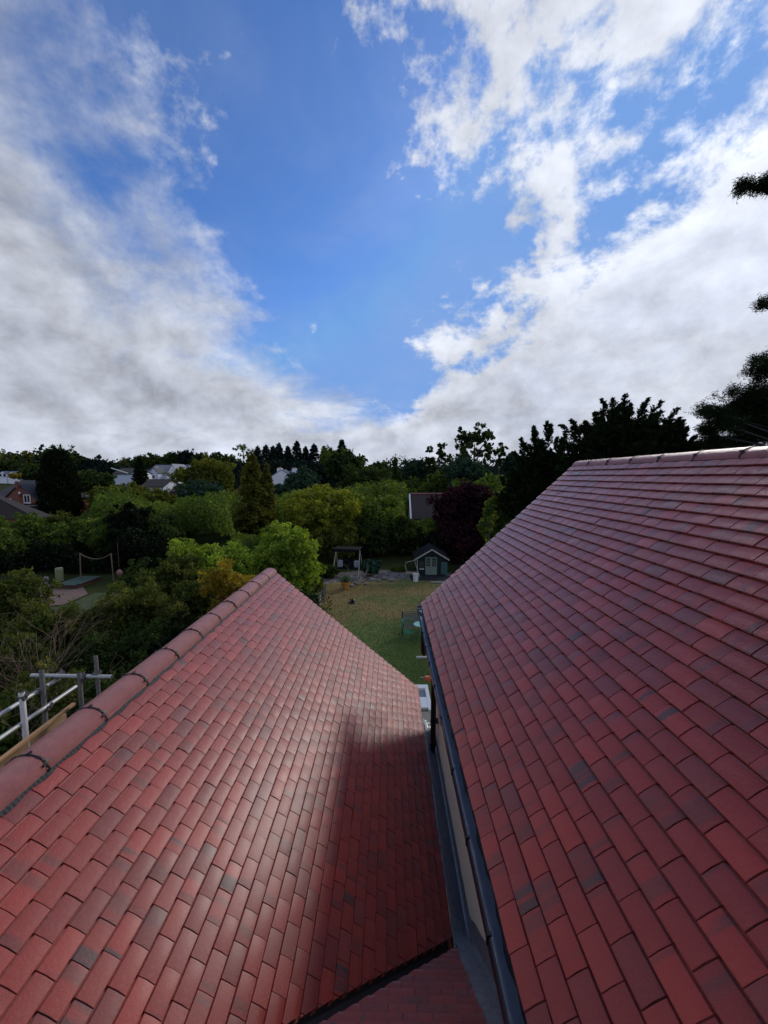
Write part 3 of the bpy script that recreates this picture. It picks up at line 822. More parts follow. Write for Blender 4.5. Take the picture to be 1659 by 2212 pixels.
# scaffold behind the right gable
SB2 = Vector((1.9, 9.6, -7))
sc2 = thing('scaffold', 'scaffold with two tube ends showing left of the black gutter above the lawn', 'scaffold', SB2)
def s2(p): return Vector(p)-SB2
Pa = at(899, 1420, 9.9); Pb = at(908, 1464.5, 9.0)
tube_obj('standard', s2((1.9, 9.9, -7)), s2((1.9, 9.9, -2.9)), sc2, M_STEELD); tube_obj('standard', s2((1.9, 9.0, -7)), s2((1.9, 9.0, -2.9)), sc2, M_STEELD)
tube_obj('transom', s2(Pa), s2((2.0, 9.93, Pa.z)), sc2, M_STEEL, .032); tube_obj('transom', s2(Pb), s2((2.0, 9.03, Pb.z)), sc2, M_STEELD, .025)
tube_obj('ledger', s2((1.87, 8.5, Pa.z-.06)), s2((1.87, 10.4, Pa.z-.06)), sc2, M_STEELD)
mb = MB(); p = Pb; mb.box((p.x+.17, p.y, p.z), (.10, .075, .085)); mb.box((p.x+.21, p.y, p.z-.06), (.07, .05, .08)); mb.tube([(p.x+.1, p.y-.05, p.z-.03), (p.x+.27, p.y-.05, p.z+.02)], .012, 6)
M_ORANGE = mat('orange_plastic', (.70, .13, .04), .5, var=.15)
link('coupler_guard', mb.mesh('coupler_guard', M_ORANGE), sc2, -SB2, label='orange plastic coupler guard')
# white framed rooflight by the lawn edge
a = at(893, 1478, 11.0)
zr = a.z
cx0, cx1, cy0, cy1 = a.x+.02, a.x+.43, 9.75, 11.0
rl = thing('rooflight', 'white framed rooflight with a grey pane between the left verge and the gutter', 'rooflight', ((cx0+cx1)/2, (cy0+cy1)/2, -7))
mb = MB(); h = .10; w = .11
for c, d in ((((cx0+cx1)/2, cy1-w*.9, zr-h/2), (cx1-cx0, w*1.8, h)), ((cx1-w/2, (cy0+cy1)/2-w*.9, zr-h/2), (w, cy1-cy0-w*1.8, h)), ((cx0+w/2, (cy0+cy1)/2-w*.9, zr-h/2), (w, cy1-cy0-w*1.8, h)), (((cx0+cx1)/2, cy0+.35, zr-h/2-.001), (cx1-cx0-2*w-.002, .5, h))):
    mb.add(*bevelbox(c, d, .015))
RB = Vector(rl.location)
link('frame', mb.mesh('frame', M_WHITE), rl, -RB)
M_PANE = mat('grey_pane', (.16, .165, .17), .25, var=.1)
link('pane', MB().box(((cx0+cx1)/2, (cy0+cy1)/2-w, zr-h*.6), (cx1-cx0-2*w-.004, cy1-cy0-2*w-.1, .012)).mesh('pane', M_PANE), rl, -RB)
link('upstand', MB().box(((cx0+cx1)/2, (cy0+cy1)/2, (zr-h-7)/2), (cx1-cx0-.06, cy1-cy0-.06, 7+zr-h-.01)).mesh('upstand', M_WRENDER), rl, -RB)

# ------------------------------------------------------------------ garden furniture
def gp(u, v, zg=-7.0):
    lo, hi = 2., 400.
    for _ in range(50):
        m = (lo+hi)/2
        if at(u, v, m).z > zg: lo = m
        else: hi = m
    return at(u, v, lo)
M_BENCH = mat('weathered_bench_wood', fn=woodfn((.10, .10, .085), (.20, .19, .16)), rough=.8)
M_GREENM = mat('green_painted_metal', (.02, .26, .15), .4, var=.2)
M_MINT = mat('mint_table_top', (.30, .62, .50), .35, var=.08)
p = gp(868, 1368)
be = thing('garden_bench', 'weathered grey slatted garden bench on the lawn beside the gutter', 'bench', (p.x+.72, p.y, -6.99), R(2))
BW = 1.45
for k in range(4): link('seat_slat', MB().box((0, -.02-.11*k, .43), (BW, .09, .02)).mesh('seat_slat', M_BENCH), be)
for k in range(6): link('back_slat', MB().box((0, .06+.018*k, .50+.072*k), (BW-.1, .018, .055), Matrix.Rotation(-.2, 3, 'X')).mesh('back_slat', M_BENCH), be)
link('top_rail', MB().box((0, .175, .95), (BW, .03, .05)).mesh('top_rail', M_WOOD), be); link('front_rail', MB().box((0, -.415, .40), (BW, .03, .06)).mesh('front_rail', M_WOODL), be)
for sx in (-1, 1):
    link('leg', MB().box((sx*(BW/2-.03), -.38, .31), (.05, .05, .62)).mesh('leg', M_UNDER), be)
    mb = MB(); mb.tube([(sx*(BW/2-.03), .05, 0), (sx*(BW/2-.03), .05, .42), (sx*(BW/2-.03), .18, .96)], .028, 6); link('leg', mb.mesh('leg', M_UNDER), be)
    link('armrest', MB().box((sx*(BW/2-.03), -.16, .63), (.06, .50, .03)).mesh('armrest', M_BENCH), be)
p = gp(884, 1388)
ch = thing('garden_chair', 'green wire garden chair tipped in front of the slatted bench', 'chair', (p.x-.02, p.y+.1, -6.99), R(25))
mb = MB()
for k in range(9):
    a = R(-70+k*17.5); mb.tube([(math.sin(a)*.22, math.cos(a)*.22, .42), (math.sin(a)*.27, math.cos(a)*.30, .62), (math.sin(a)*.26, math.cos(a)*.34, .86)], .008, 5)
mb.tube([(math.sin(R(a))*.28, math.cos(R(a))*.34, .86+.04*math.cos(R(a))) for a in range(-80, 81, 20)], .013, 6)
link('backrest', mb.mesh('backrest', M_GREENM), ch)
mb = MB()
for rr_ in (.07, .14, .23): mb.tube([(math.cos(R(a))*rr_, math.sin(R(a))*rr_, .42) for a in range(0, 361, 24)], .008 if rr_ < .2 else .013, 5, cap=False)
for a in range(0, 180, 30): mb.tube([(math.cos(R(a))*.23, math.sin(R(a))*.23, .42), (-math.cos(R(a))*.23, -math.sin(R(a))*.23, .42)], .006, 4)
link('seat', mb.mesh('seat', M_GREENM), ch)
for a in (45, 135, 225, 315):
    c, s = math.cos(R(a)), math.sin(R(a)); mb = MB(); mb.tube([(c*.2, s*.2, .42), (c*.24, s*.24, .22), (c*.30, s*.30, 0)], .012, 6); link('leg', mb.mesh('leg', M_GREENM), ch)
p = gp(909, 1388)
tb = thing('garden_table', 'small round mint green metal table beside the green wire chair', 'table', (p.x, p.y+.2, -6.99))
mb = MB(); mb.lathe((0, 0, .70), [(.30, 0), (.305, .01), (.30, .022)], 28); link('tabletop', mb.mesh('tabletop', M_MINT, smooth=True), tb)
for a in (0, 120, 240):
    c, s = math.cos(R(a)), math.sin(R(a)); mb = MB(); mb.tube([(c*.24, s*.24, .70), (c*.05, s*.05, .38), (c*.26, s*.26, 0)], .012, 6); link('leg', mb.mesh('leg', M_GREENM), tb)
# terracotta coloured pot with a plant
M_POT = mat('yellow_terracotta', (.52, .24, .05), .7, var=.15)
M_PLANT = mat('pot_plant_leaf', (.10, .16, .07), .6, var=.4)
p = gp(746, 1272)
po = thing('plant_pot', 'yellow terracotta pot with pale leaves on the gravel', 'plant pot', (p.x, p.y, -6.99))
mb = MB(); mb.lathe((0, 0, 0), [(.19, 0), (.27, .36), (.30, .37), (.30, .43), (.26, .43), (.24, .38)], 20); link('pot', mb.mesh('pot', M_POT, smooth=True), po)
r2 = np.random.default_rng(3)
def leafquads(P, D_, L, W, rng, up=None):
    """P centres (N,3), D_ directions (N,3) unit, lengths L, widths W"""
    N = len(P); r = rng.normal(size=(N, 3)); s = np.cross(D_, r); s /= np.linalg.norm(s, axis=1, keepdims=True)+1e-9
    a = D_*np.reshape(L, (-1, 1))*.5; b = s*np.reshape(W, (-1, 1))*.5
    return np.stack([P-a, P+b*1.0-a*.1, P+a, P-b*1.0-a*.1], 1)
N = 260; dd = r2.normal(size=(N, 3)); dd[:, 2] = abs(dd[:, 2])+.4; dd /= np.linalg.norm(dd, axis=1, keepdims=True)
link('foliage', leafmesh('foliage', leafquads(dd*r2.uniform(.08, .48, (N, 1))*np.array([1.1, .9, 1])+np.array([0, 0, .38]), dd, .17, .06, r2), M_PLANT), po)
# driftwood and rockery
M_ROCK = mat('pale_rock', (.20, .19, .18), .9, var=.4, scale=5., bump=.5, bscale=10.)
def rock(p, r, label, grp):
    rr = random.Random(int(p[0]*1000)); bm = bmesh.new(); bmesh.ops.create_icosphere(bm, subdivisions=2, radius=r)
    for v in bm.verts: v.co *= rr.uniform(.75, 1.15); v.co.z *= .6
    me = bpy.data.meshes.new('rock'); bm.to_mesh(me); bm.free(); me.materials.append(M_ROCK)
    link('rock', me, None, p, label, 'rock', grp)
rr = random.Random(9)
ROCKL = ['pale rock just behind the bleached branches, right of the yellow pot', 'second pale rock from the yellow pot, set back in the rockery', 'pale rock on the gravel right of the bleached branches', 'small pale rock below the round rhododendron', 'pale rock in the middle of the rockery row', 'rock set far back in the rockery, right of the middle', 'rightmost pale rock of the rockery, towards the white bucket', 'pale rock nearest the yellow flower pot', 'rock furthest back, close under the shade trees']
for k, (u, v) in enumerate([(770, 1262), (781, 1257), (790, 1263), (803, 1254), (818, 1256), (830, 1251), (845, 1255), (760, 1267), (812, 1247)]):
    p = gp(u, v); rock((p.x, p.y, -6.93), rr.uniform(.13, .26), ROCKL[k], 'rocks in the rockery behind the lawn')
M_TWIG = mat('bleached_branch', (.28, .25, .21), .85, var=.3)
M_TWIGD = mat('brown_twig', (.16, .10, .07), .85, var=.4)
def twigs(base, n, L, spread, r0, seed, lean=(0, 0)):
    rr = random.Random(seed); mb = MB()
    def grow(p, d, L, r, dep):
        pts = [p]; q = p.copy(); dd = d.copy()
        for i in range(5):
            dd = (dd+Vector((rr.gauss(0, .18), rr.gauss(0, .18), rr.gauss(0, .12)))).normalized(); q = q+dd*L/5; pts.append(q.copy())
            if dep > 0 and rr.random() < .62: grow(q.copy(), (dd+Vector((rr.gauss(0, .6), rr.gauss(0, .6), rr.gauss(0, .35)))).normalized(), L*.55, r*.55, dep-1)
        mb.tube(pts, [r*(1-.75*i/5) for i in range(6)], 4, cap=False)
    for k in range(n):
        a = rr.uniform(0, 6.28); grow(Vector(base)+Vector((rr.gauss(0, .1), rr.gauss(0, .1), 0)), Vector((math.cos(a)*spread+lean[0], math.sin(a)*spread+lean[1], 1)).normalized(), L*rr.uniform(.6, 1.1), r0, 2)
    return mb
p = gp(790, 1262); o = link('driftwood', twigs((0, 0, 0), 5, 1.1, 1.6, .03, 4).mesh('driftwood', M_TWIG), None, (p.x-.5, p.y-.2, -6.95), 'tangle of bleached branches on the gravel beside the yellow pot', 'driftwood')

# swing seat under the trees
p0 = gp(724, 1246); p1 = gp(778, 1240)
M_CUSH = mat('pale_cushion', (.34, .34, .40), .8, var=.1); M_FRAME = mat('pale_swing_frame', (.40, .38, .34), .6, var=.2)
M_CANV = mat('dark_canvas', (.010, .010, .012), .9, spec=.1)
sw = thing('garden_swing_seat', 'dark garden swing seat with pale cushions and a pale frame under the trees', 'swing seat', ((p0.x+p1.x)/2, p0.y+.6, -7), R(-8))
for s in (-1, 1):
    mb = MB(); mb.tube([(s*.92, -.75, .02), (s*.86, 0, 1.85), (s*.92, .7, .02)], .03, 6); link('side_frame', mb.mesh('side_frame', M_FRAME), sw)
mb = MB(); mb.tube([(-.86, 0, 1.85), (.86, 0, 1.85)], .03, 6); mb.tube([(-.92, -.75, .05), (.92, -.75, .05)], .035, 6); link('cross_bar', mb.mesh('cross_bar', M_FRAME), sw)
mb = MB(); mb.box((0, -.05, .48), (1.5, .5, .06)); mb.box((0, .24, .78), (1.5, .06, .55), Matrix.Rotation(-.2, 3, 'X')); link('bench', mb.mesh('bench', M_CANV), sw)
mb = MB(); mb.box((0, 0, 1.92), (1.9, 1.1, .04)); mb.box((0, -.55, 1.83), (1.9, .02, .18)); link('canopy', mb.mesh('canopy', M_CANV), sw)
for s in (-1, 1): mb = MB(); mb.add(*bevelbox((s*.58, .10, .76), (.34, .12, .52), .05)); link('cushion', mb.mesh('cushion', M_CUSH), sw)

# summerhouse
p = gp(932, 1243)
SY = p.y
sh = thing('summerhouse', 'small dark green summerhouse with pale double doors and white edged gable', 'summerhouse', (p.x, SY, -7), R(-2))
k_ = SY/830.
def S(w): return w*k_
M_SH = mat('dark_blue_green_boards', (.010, .016, .020), .7, var=.3, scale=12.); M_SHT = mat('sage_green_paint', (.20, .27, .21), .6, var=.1); M_SHP = mat('pale_trim', (.42, .42, .36), .7, var=.1)
W_, Hh, Gh, Dp = S(62), S(38), S(58), 2.2
for k in range(12):
    x0 = -W_/2+W_*k/12; x1 = x0+W_/12-.008
    if abs((x0+x1)/2+S(1)) < S(12) : continue
    h0 = Hh+(Gh-Hh)*(1-abs(x0)/(W_/2+.15)); h1 = Hh+(Gh-Hh)*(1-abs(x1)/(W_/2+.15))
    link('front_board', MB().prism([(x0, 0, .02), (x1, 0, .02), (x1, 0, h1-.05), (x0, 0, h0-.05)], (0, 0, 0), (0, .02, 0)).mesh('front_board', M_SH), sh)
mb = MB(); mb.box((-W_/2+.01, Dp/2+.02, Hh/2), (.03, Dp, Hh-.1)); mb.box((W_/2-.01, Dp/2+.02, Hh/2), (.03, Dp, Hh-.1)); mb.box((0, Dp+.03, Hh/2), (W_, .03, Hh-.1)); mb.box((0, .035, Gh*.5), (S(26), .02, Gh*.9)); link('wall', mb.mesh('wall', M_SH), sh)
rf = link('roof', None, sh)
for s in (-1, 1):
    e = Vector((s*S(38), 0, Hh-S(2))); a = Vector((0, 0, Gh+.02)); mb = MB(); mb.prism([a, e, e+Vector((0, 0, .04)), a+Vector((0, 0, .04))], (0, -.28, 0), (0, Dp+.2, 0)); link('roof_panel', mb.mesh('roof_panel', M_CANV), rf)
    mb = MB(); mb.prism([a+Vector((0, 0, .06)), e+Vector((0, 0, .05)), e-Vector((0, 0, .05)), a-Vector((0, 0, .04))], (0, -.31, 0), (0, -.285, 0)); link('bargeboard', mb.mesh('bargeboard', M_SHP), rf)
for s in (-1, 1):
    dw = S(12.5); cx = -S(1)+s*(dw/2+.005)
    dr = link('door', None, sh, (cx, -.03, .06))
    DH = S(39)
    mb = MB(); mb.add(*bevelbox((0, 0, DH*.21), (dw, .04, DH*.42), .006)); link('panel', mb.mesh('panel', M_SHT), dr)
    mb = MB()
    for x in (-dw/2+.03, dw/2-.03): mb.box((x, 0, DH*.71), (.06, .038, DH*.575))
    for z in (DH*.455, DH*.97): mb.box((0, 0, z), (dw-.122, .036, .06))
    mb.box((0, 0, DH*.71), (.025, .03, DH*.46))
    for z in (.62, .79): mb.box((0, .001, DH*z), (dw-.13, .028, .022))
    link('glazing_bars', mb.mesh('glazing_bars', M_SHT), dr)
    link('glass', MB().box((0, .012, DH*.71), (dw-.1, .006, DH*.5)).mesh('glass', M_GLASS), dr)
wn = link('window', None, sh, (-S(22), -.012, S(24))); link('glass', MB().box((0, 0, 0), (S(11), .012, S(15))).mesh('glass', M_GLASS), wn)
mb = MB()
for x in (-1, 0, 1): mb.box((x*S(5.7), -.01, 0), (.03, .03, S(16)))
for z in (-1, 1): mb.box((0, -.011, z*S(7.7)), (S(12), .028, .03))
link('frame', mb.mesh('frame', M_SH), wn); link('sill_box', MB().box((0, -.08, -S(9)), (S(11), .16, .07)).mesh('sill_box', M_SHP), wn)
for x in (-W_/2-.02, ): link('corner_post', MB().box((x, -.22, S(19)), (.05, .05, S(38))).mesh('corner_post', M_SHP), sh)
M_CURT = mat('teal_striped_curtain', (.10, .20, .21), .8, var=.3)
v = []; f = []
for i in range(25):
    x = S(20)+S(14)*i/24; y = -.10+.03*math.sin(i*1.6)
    v += [(x, y, .1), (x, y, S(31))]
for i in range(24): f.append((2*i, 2*i+2, 2*i+3, 2*i+1))
link('curtain', MB().add(v, f).mesh('curtain', M_CURT, fix=False), sh)
for k in range(8): link('deck_board', MB().box((.2, -.25-.15*k, .04), (3.4, .14, .03)).mesh('deck_board', M_SH), sh)
p = gp(898, 1256); bk = thing('bucket', 'white plastic bucket standing in front of the summerhouse deck', 'bucket', (p.x, p.y, -6.99))
mb = MB(); mb.lathe((0, 0, 0), [(.16, 0), (.19, .50), (.205, .50), (.205, .53), (.18, .53), (.17, .1)], 20); link('body', mb.mesh('body', M_WHITE, smooth=True), bk); mb = MB(); mb.tube([(-.2, 0, .5), (-.14, -.16, .42), (.14, -.16, .42), (.2, 0, .5)], .008, 5); link('handle', mb.mesh('handle', M_STEEL), bk)
p = gp(895, 1250); tr = thing('garden_trolley', 'bent tube trolley frame leaning behind the white bucket', 'trolley', (p.x, p.y+.4, -6.99))
mb = MB(); mb.tube([(-.35, 0, .02), (-.62, .1, .75), (-.55, .1, 1.0), (.05, .1, 1.15), (.2, 0, .6), (.42, -.1, .02)], .022, 6); link('frame', mb.mesh('frame', M_FRAME), tr)
mb = MB(); mb.box((-.2, .05, .28), (.7, .4, .05)); link('tray', mb.mesh('tray', M_WOOD), tr)
p = gp(948, 1259); o = link('paving_slab', MB().add(*bevelbox((0, 0, .03), (1.1, .35, .06), .01)).mesh('paving_slab', M_ROCK), None, (p.x, p.y, -6.99), 'pale slab at the edge of the summerhouse deck', 'paving slab')
# dark ornament on the lawn
p = gp(762, 1302); mb = MB(); mb.lathe((0, 0, 0), [(.26, 0), (.24, .02), (.10, .05), (.09, .13), (.12, .15), (.06, .20)], 12); mb.box((-.05, 0, .16), (.22, .05, .05))
link('sprinkler', mb.mesh('sprinkler', M_BLACK, smooth=True), None, (p.x, p.y, -6.99), 'small dark sprinkler lying on the straw brown lawn', 'sprinkler')
# raised planter corner beside the lawn
p = gp(691, 1310); pl = thing('raised_planter', 'dark raised planter with a pale corner post beside the brown lawn', 'planter', (p.x-.8, p.y+.9, -7))
for k in range(3): link('side_board', MB().box((0, -.9, .16+.2*k), (1.55, .05, .185)).mesh('side_board', M_SH), pl)
for k in range(3): link('side_board', MB().box((.80, .0, .16+.2*k), (.05, 1.8, .185)).mesh('side_board', M_SH), pl)
link('corner_post', MB().box((.81, -.93, .38), (.09, .09, .76)).mesh('corner_post', M_SHP), pl)

# ------------------------------------------------------------------ neighbour's garden on the left
def pavefn(g, ob, bs):
    n = g.n.new('ShaderNodeTexBrick'); g.put(n.inputs['Vector'], ob); n.inputs['Scale'].default_value = 4.
    n.inputs['Color1'].default_value = (.13, .08, .065, 1); n.inputs['Color2'].default_value = (.12, .075, .06, 1); n.inputs['Mortar'].default_value = (.09, .07, .06, 1)
    return g.mix(g.noise(ob, 3.), n.outputs[0], (.17, .11, .09))
M_PAVE = mat('brick_paving', fn=pavefn, rough=.85)
q = [gp(60, 1312), gp(138, 1306), gp(190, 1283), gp(176, 1264), gp(92, 1262)]
me = bpy.data.meshes.new('patio'); me.from_pydata([(a.x, a.y, -6.988) for a in q], [], [tuple(range(5))]); me.materials.append(M_PAVE); link('patio', me, kind='structure')
# raised rows of paviors near enough to read
M_LAWN2 = mat('neighbour_grass', (.035, .055, .012), .95, var=.35, scale=2., bump=.8, bscale=40.)
q = [gp(20, 1400), gp(300, 1400), gp(330, 1280), gp(205, 1281), gp(140, 1309), gp(60, 1320)]
me = bpy.data.meshes.new('neighbour_lawn'); me.from_pydata([(a.x, a.y, -6.992) for a in q], [], [tuple(range(6))]); me.materials.append(M_LAWN2); link('neighbour_lawn', me, kind='structure')
M_SAND = mat('sage_striped_plastic', (.20, .22, .12), .6, var=.1)
p = gp(121, 1258); wb = thing('water_butt', 'sage coloured ribbed water butt in the dark corner behind the patio', 'water butt', (p.x, p.y+.3, -7))
pr = [(.30, 0)]
for k in range(6): pr += [(.36, .04+k*.17), (.37, .12+k*.17), (.345, .15+k*.17)]
pr += [(.33, 1.06), (.30, 1.08)]
pr = [(a_*.62, b_*.8) for a_, b_ in pr]
mb = MB(); mb.lathe((0, 0, 0), pr, 18); link('barrel', mb.mesh('barrel', M_SAND, smooth=True), wb); mb = MB(); mb.lathe((0, 0, .864), [(.21, 0), (.20, .04), (.03, .06)], 18); link('lid', mb.mesh('lid', M_SAND), wb)
M_WH2 = mat('dull_white_ceramic', (.20, .20, .21), .7, var=.2)
p = gp(100, 1262); mb = MB(); mb.lathe((0, 0, 0), [(.08, 0), (.10, .06), (.06, .12), (.12, .2), (.16, .36), (.11, .48), (.03, .52)], 14); link('garden_urn', mb.mesh('garden_urn', M_WH2, smooth=True), None, (p.x, p.y, -6.99), 'dull white garden urn left of the ribbed water butt', 'urn')
M_GRC = mat('dark_green_cover', (.015, .05, .035), .5, var=.3); M_REDB = mat('red_brick_edge', (.06, .02, .018), .8)
q0 = gp(118, 1272); q1 = gp(196, 1262)
pd = thing('covered_pond', 'low pond with dark green cover and pale blue front edge beside the patio', 'pond cover', ((q0.x+q1.x)/2, q0.y+1.0, -7))
L_ = q1.x-q0.x
link('kerb', MB().box((0, 0, .12), (L_, 2.0, .24)).mesh('kerb', M_REDB), pd); mb = MB(); mb.add(*bevelbox((.1, 0, .28), (L_*.96, 1.9, .07), .02)); link('cover', mb.mesh('cover', M_GRC), pd)
M_BLU = mat('pale_blue_edge', (.12, .19, .21), .5); link('edge_trim', MB().box((.25, -.98, .26), (L_*.55, .03, .06)).mesh('edge_trim', M_BLU), pd)
a = gp(175, 1258); b_ = gp(262, 1252)
cl = thing('hammock_frame', 'two thin posts with a sagging rope between them against the dark hedge', 'hammock frame', ((a.x+b_.x)/2, a.y, -7))
hw = (b_.x-a.x)/2; Hp = 1.95
for s in (-1, 1): mb = MB(); mb.tube([(s*hw, 0, 0), (s*hw*.94, 0, Hp)], .035, 6); link('post', mb.mesh('post', M_TWIGD), cl)
mb = MB(); mb.tube([(-hw*.94+1.88*hw*i/12, 0, Hp-.02-.36*(1-((i-6)/6)**2)) for i in range(13)], .028, 6); link('rope', mb.mesh('rope', M_TWIGD), cl)
M_PINK = mat('pale_red_fabric', (.30, .14, .13), .8, var=.2)
p = at(258, 1238, a.y+.3); mb = MB(); mb.lathe((0, 0, 0), [(.05, 0), (.16, .08), (.19, .22), (.10, .36), (.02, .40)], 10); mb.tube([(0, 0, .40), (0, 0, 2.2)], .008, 4); link('bird_feeder', mb.mesh('bird_feeder', M_PINK), None, p-Vector((0, 0, .15)), 'pale pink bird feeder hanging in the dark branches right of the hammock posts', 'bird feeder')

# ------------------------------------------------------------------ houses beyond the gardens
def win(parent, x, y, z, w, h, face=-1, rz=0., fr=M_WHITE, nmull=1):
    o = link('window', None, parent, (x, y, z)); o.rotation_euler.z = rz
    mb = MB(); t = .09
    for s in (-1, 1): mb.box((s*(w/2-t/2), -.04, 0), (t, .08, h)); mb.box((0, -.041, s*(h/2-t/2)), (w-2*t, .078, t))
    for k in range(nmull): mb.box((-w/2+w*(k+1)/(nmull+1), -.035, 0), (.06, .06, h-2*t))
    link('frame', mb.mesh('frame', fr), o); link('glass', MB().box((0, -.012, 0), (w-t, .02, h-t)).mesh('glass', M_GLASS), o)
    link('sill', MB().box((0, -.09, -h/2-.03), (w+.1, .16, .05)).mesh('sill', fr), o)
def gable_block(parent, name_w, w, d, eave, ridge, mw, mr, cx=0, cy=0, z0=0, axis='x', over=.25, thick=.14):
    """a block with a ridge along axis; returns nothing. z0 ground"""
    mb = MB()
    if axis == 'y': prof = [(cx-w/2, cy-d/2, z0), (cx+w/2, cy-d/2, z0), (cx+w/2, cy-d/2, eave), (cx, cy-d/2, ridge), (cx-w/2, cy-d/2, eave)]; mb.prism(prof, (0, 0, 0), (0, d, 0))
    else: prof = [(cx-w/2, cy-d/2, z0), (cx-w/2, cy+d/2, z0), (cx-w/2, cy+d/2, eave), (cx-w/2, cy, ridge), (cx-w/2, cy-d/2, eave)]; mb.prism(prof, (0, 0, 0), (w, 0, 0))
    link(name_w, mb.mesh(name_w, mw), parent)
    for s in (-1, 1):
        mb = MB()
        if axis == 'y':
            m = (ridge-eave)/(w/2); a = Vector((cx, 0, ridge+.02)); e = Vector((cx+s*(w/2+over), 0, eave-m*over+.02))
            mb.prism([a, e, e+Vector((0, 0, thick)), a+Vector((0, 0, thick))], (0, cy-d/2-over, 0), (0, cy+d/2+over, 0))
        else:
            m = (ridge-eave)/(d/2); a = Vector((0, cy, ridge+.02)); e = Vector((0, cy+s*(d/2+over), eave-m*over+.02))
            mb.prism([a, e, e+Vector((0, 0, thick)), a+Vector((0, 0, thick))], (cx-w/2-over, 0, 0), (cx+w/2+over, 0, 0))
        link('roof_slope', mb.mesh('roof_slope', mr), parent)
def chimney(parent, x, y, z0, z1, m, w=.7):
    ch_ = link('chimney', MB().box((x, y, (z0+z1)/2), (w, w, z1-z0)).box((x, y, z1+.05), (w+.12, w+.12, .12)).mesh('chimney', m), parent)
    for s in (-1, 1): mb = MB(); mb.lathe((x+s*w*.22, y, z1+.11), [(.11, 0), (.13, .3), (.10, .32)], 8); link('pot', mb.mesh('pot', M_POT), ch_)
# brick house
def place(u, v, Y, gl=None):
    p = at(u, v, Y); return p
B = 52.; sB = B/830.
c = at(40, 1040, B); gz0 = -7.0
bh = thing('brick_house', 'red brick house with dark hipped roof and white windows left of the tall cypress', 'house', (c.x, B, gz0))
rz_ = at(40, 1038, B).z-gz0; ez_ = at(40, 1076, B).z-gz0
mb = MB(); mb.prism([(-5.5, 1.2, 0), (3.0, 1.2, 0), (3.0, 1.2, ez_-.2), (-5.5, 1.2, ez_-.2)], (0, 0, 0), (0, 7, 0)); link('wall', mb.mesh('wall', M_BRICK), bh)
mb = MB(); e = ez_-.3; mb.add([(-6.0, .7, e), (3.4, .7, e), (3.4, 8.7, e), (-6.0, 8.7, e), (-4, 4.7, rz_), (1.1, 4.7, rz_)], [(0, 1, 5, 4), (1, 2, 5), (2, 3, 4, 5), (3, 0, 4), (0, 3, 2, 1)]); link('roof', mb.mesh('roof', M_ROOFDK), bh)
gw = 3.9; gr = at(40, 1047, B).z-gz0; ge = at(40, 1080, B).z-gz0
mb = MB(); mb.prism([(-gw/2-.4, 0, 0), (gw/2+.2, 0, 0), (gw/2+.2, 0, ge), (-.0, 0, gr-.1), (-gw/2-.4, 0, ge-.1)], (0, 0, 0), (0, 3, 0)); link('gable_wall', mb.mesh('gable_wall', M_BRICK), bh)
for s in (-1, 1):
    mb = MB(); mb.prism([(0, 0, gr), (s*2.5, 0, ge-.15), (s*2.5, 0, ge), (0, 0, gr+.12)], (0, -.12, 0), (0, 4.4, 0)); link('gable_roof', mb.mesh('gable_roof', M_ROOFDK), bh)
mb = MB(); mb.box((-.05, -.30, (ez_+.1)/2), (1.15, .55, ez_+.1)); mb.box((-.05, -.3, ez_+.35), (.55, .45, .9)); mb.box((0, -.3, gr), (.28, .28, .9)); bc = link('chimney', mb.mesh('chimney', M_BRICK), bh)
for x, z in ((.03, gr+.5), (.25, ez_+.55)): mb = MB(); mb.lathe((x, -.3, z), [(.10, 0), (.13, .2), (.08, .32)], 8); link('pot', mb.mesh('pot', M_WHITE), bc)
def wz(v): return at(40, v, B).z-gz0
win(bh, 1.0, -.002, wz(1077.5), .95, 1.15); win(bh, -1.3, -.002, wz(1083), .95, .75); win(bh, 2.75, 1.19, wz(1076), .9, .9)
mb = MB(); mb.box((1.5, -.35, wz(1092)), (2.1, .7, .08)); link('canopy', mb.mesh('canopy', M_WH2), bh); link('patio_door', MB().box((1.5, -.02, wz(1098)), (1.7, .05, 1.2)).mesh('patio_door', M_GLASS), bh)
# dark roof in front of it
B2 = 40.; r0 = at(-40, 1068, B2); r1 = at(74, 1112, B2)
dh = thing('dark_roofed_house', 'plain dark brown roof with one small vent in the lower left, before the brick house', 'house', (r1.x-4.2, B2, -7))
zr = at(0, 1084, B2).z+7; zb = at(0, 1132, B2).z+7
x0 = at(-90, 1050, B2).x-(r1.x-4.2)
mb = MB(); ea = at(74, 1112, B2); xe_ = 4.2
zE = ea.z+7
pA = at(-60, 1047, B2+1.6); zA = pA.z+7
xA = pA.x-(r1.x-4.2)
mb.add([(xA-6, .4, zE-.5), (xe_, .4, zE-.5), (xA, 1.6, zA), (xA-6, 1.6, zA), (xe_, 2.6, zE-.5), (xA-6, 2.6, zE-.5)], [(0, 1, 2, 3), (1, 4, 2), (4, 5, 3, 2), (0, 5, 4, 1)]); link('roof', mb.mesh('roof', M_ROOFBR), dh)
mb = MB(); mb.tube([(xe_, .38, zE-.45), (xA, 1.58, zA+.04)], .09, 6); link('hip_tiles', mb.mesh('hip_tiles', M_ROOFDK), dh)
mb = MB(); mb.box(((xA-6+xe_-.6)/2, 1.5, (zE-.55)/2), (xe_-.6-xA+6, 1.8, zE-.55)); link('wall', mb.mesh('wall', M_BRICK), dh)
vp = at(40, 1120, B2+.3); mb = MB(); mb.tube([(vp.x-(r1.x-4.2), .75, vp.z+7-.5), (vp.x-(r1.x-4.2), .75, vp.z+7+.15)], .08, 8); mb.lathe((vp.x-(r1.x-4.2), .75, vp.z+7+.15), [(.17, 0), (.17, .12), (.05, .2)], 10); link('vent', mb.mesh('vent', M_WH2), dh)
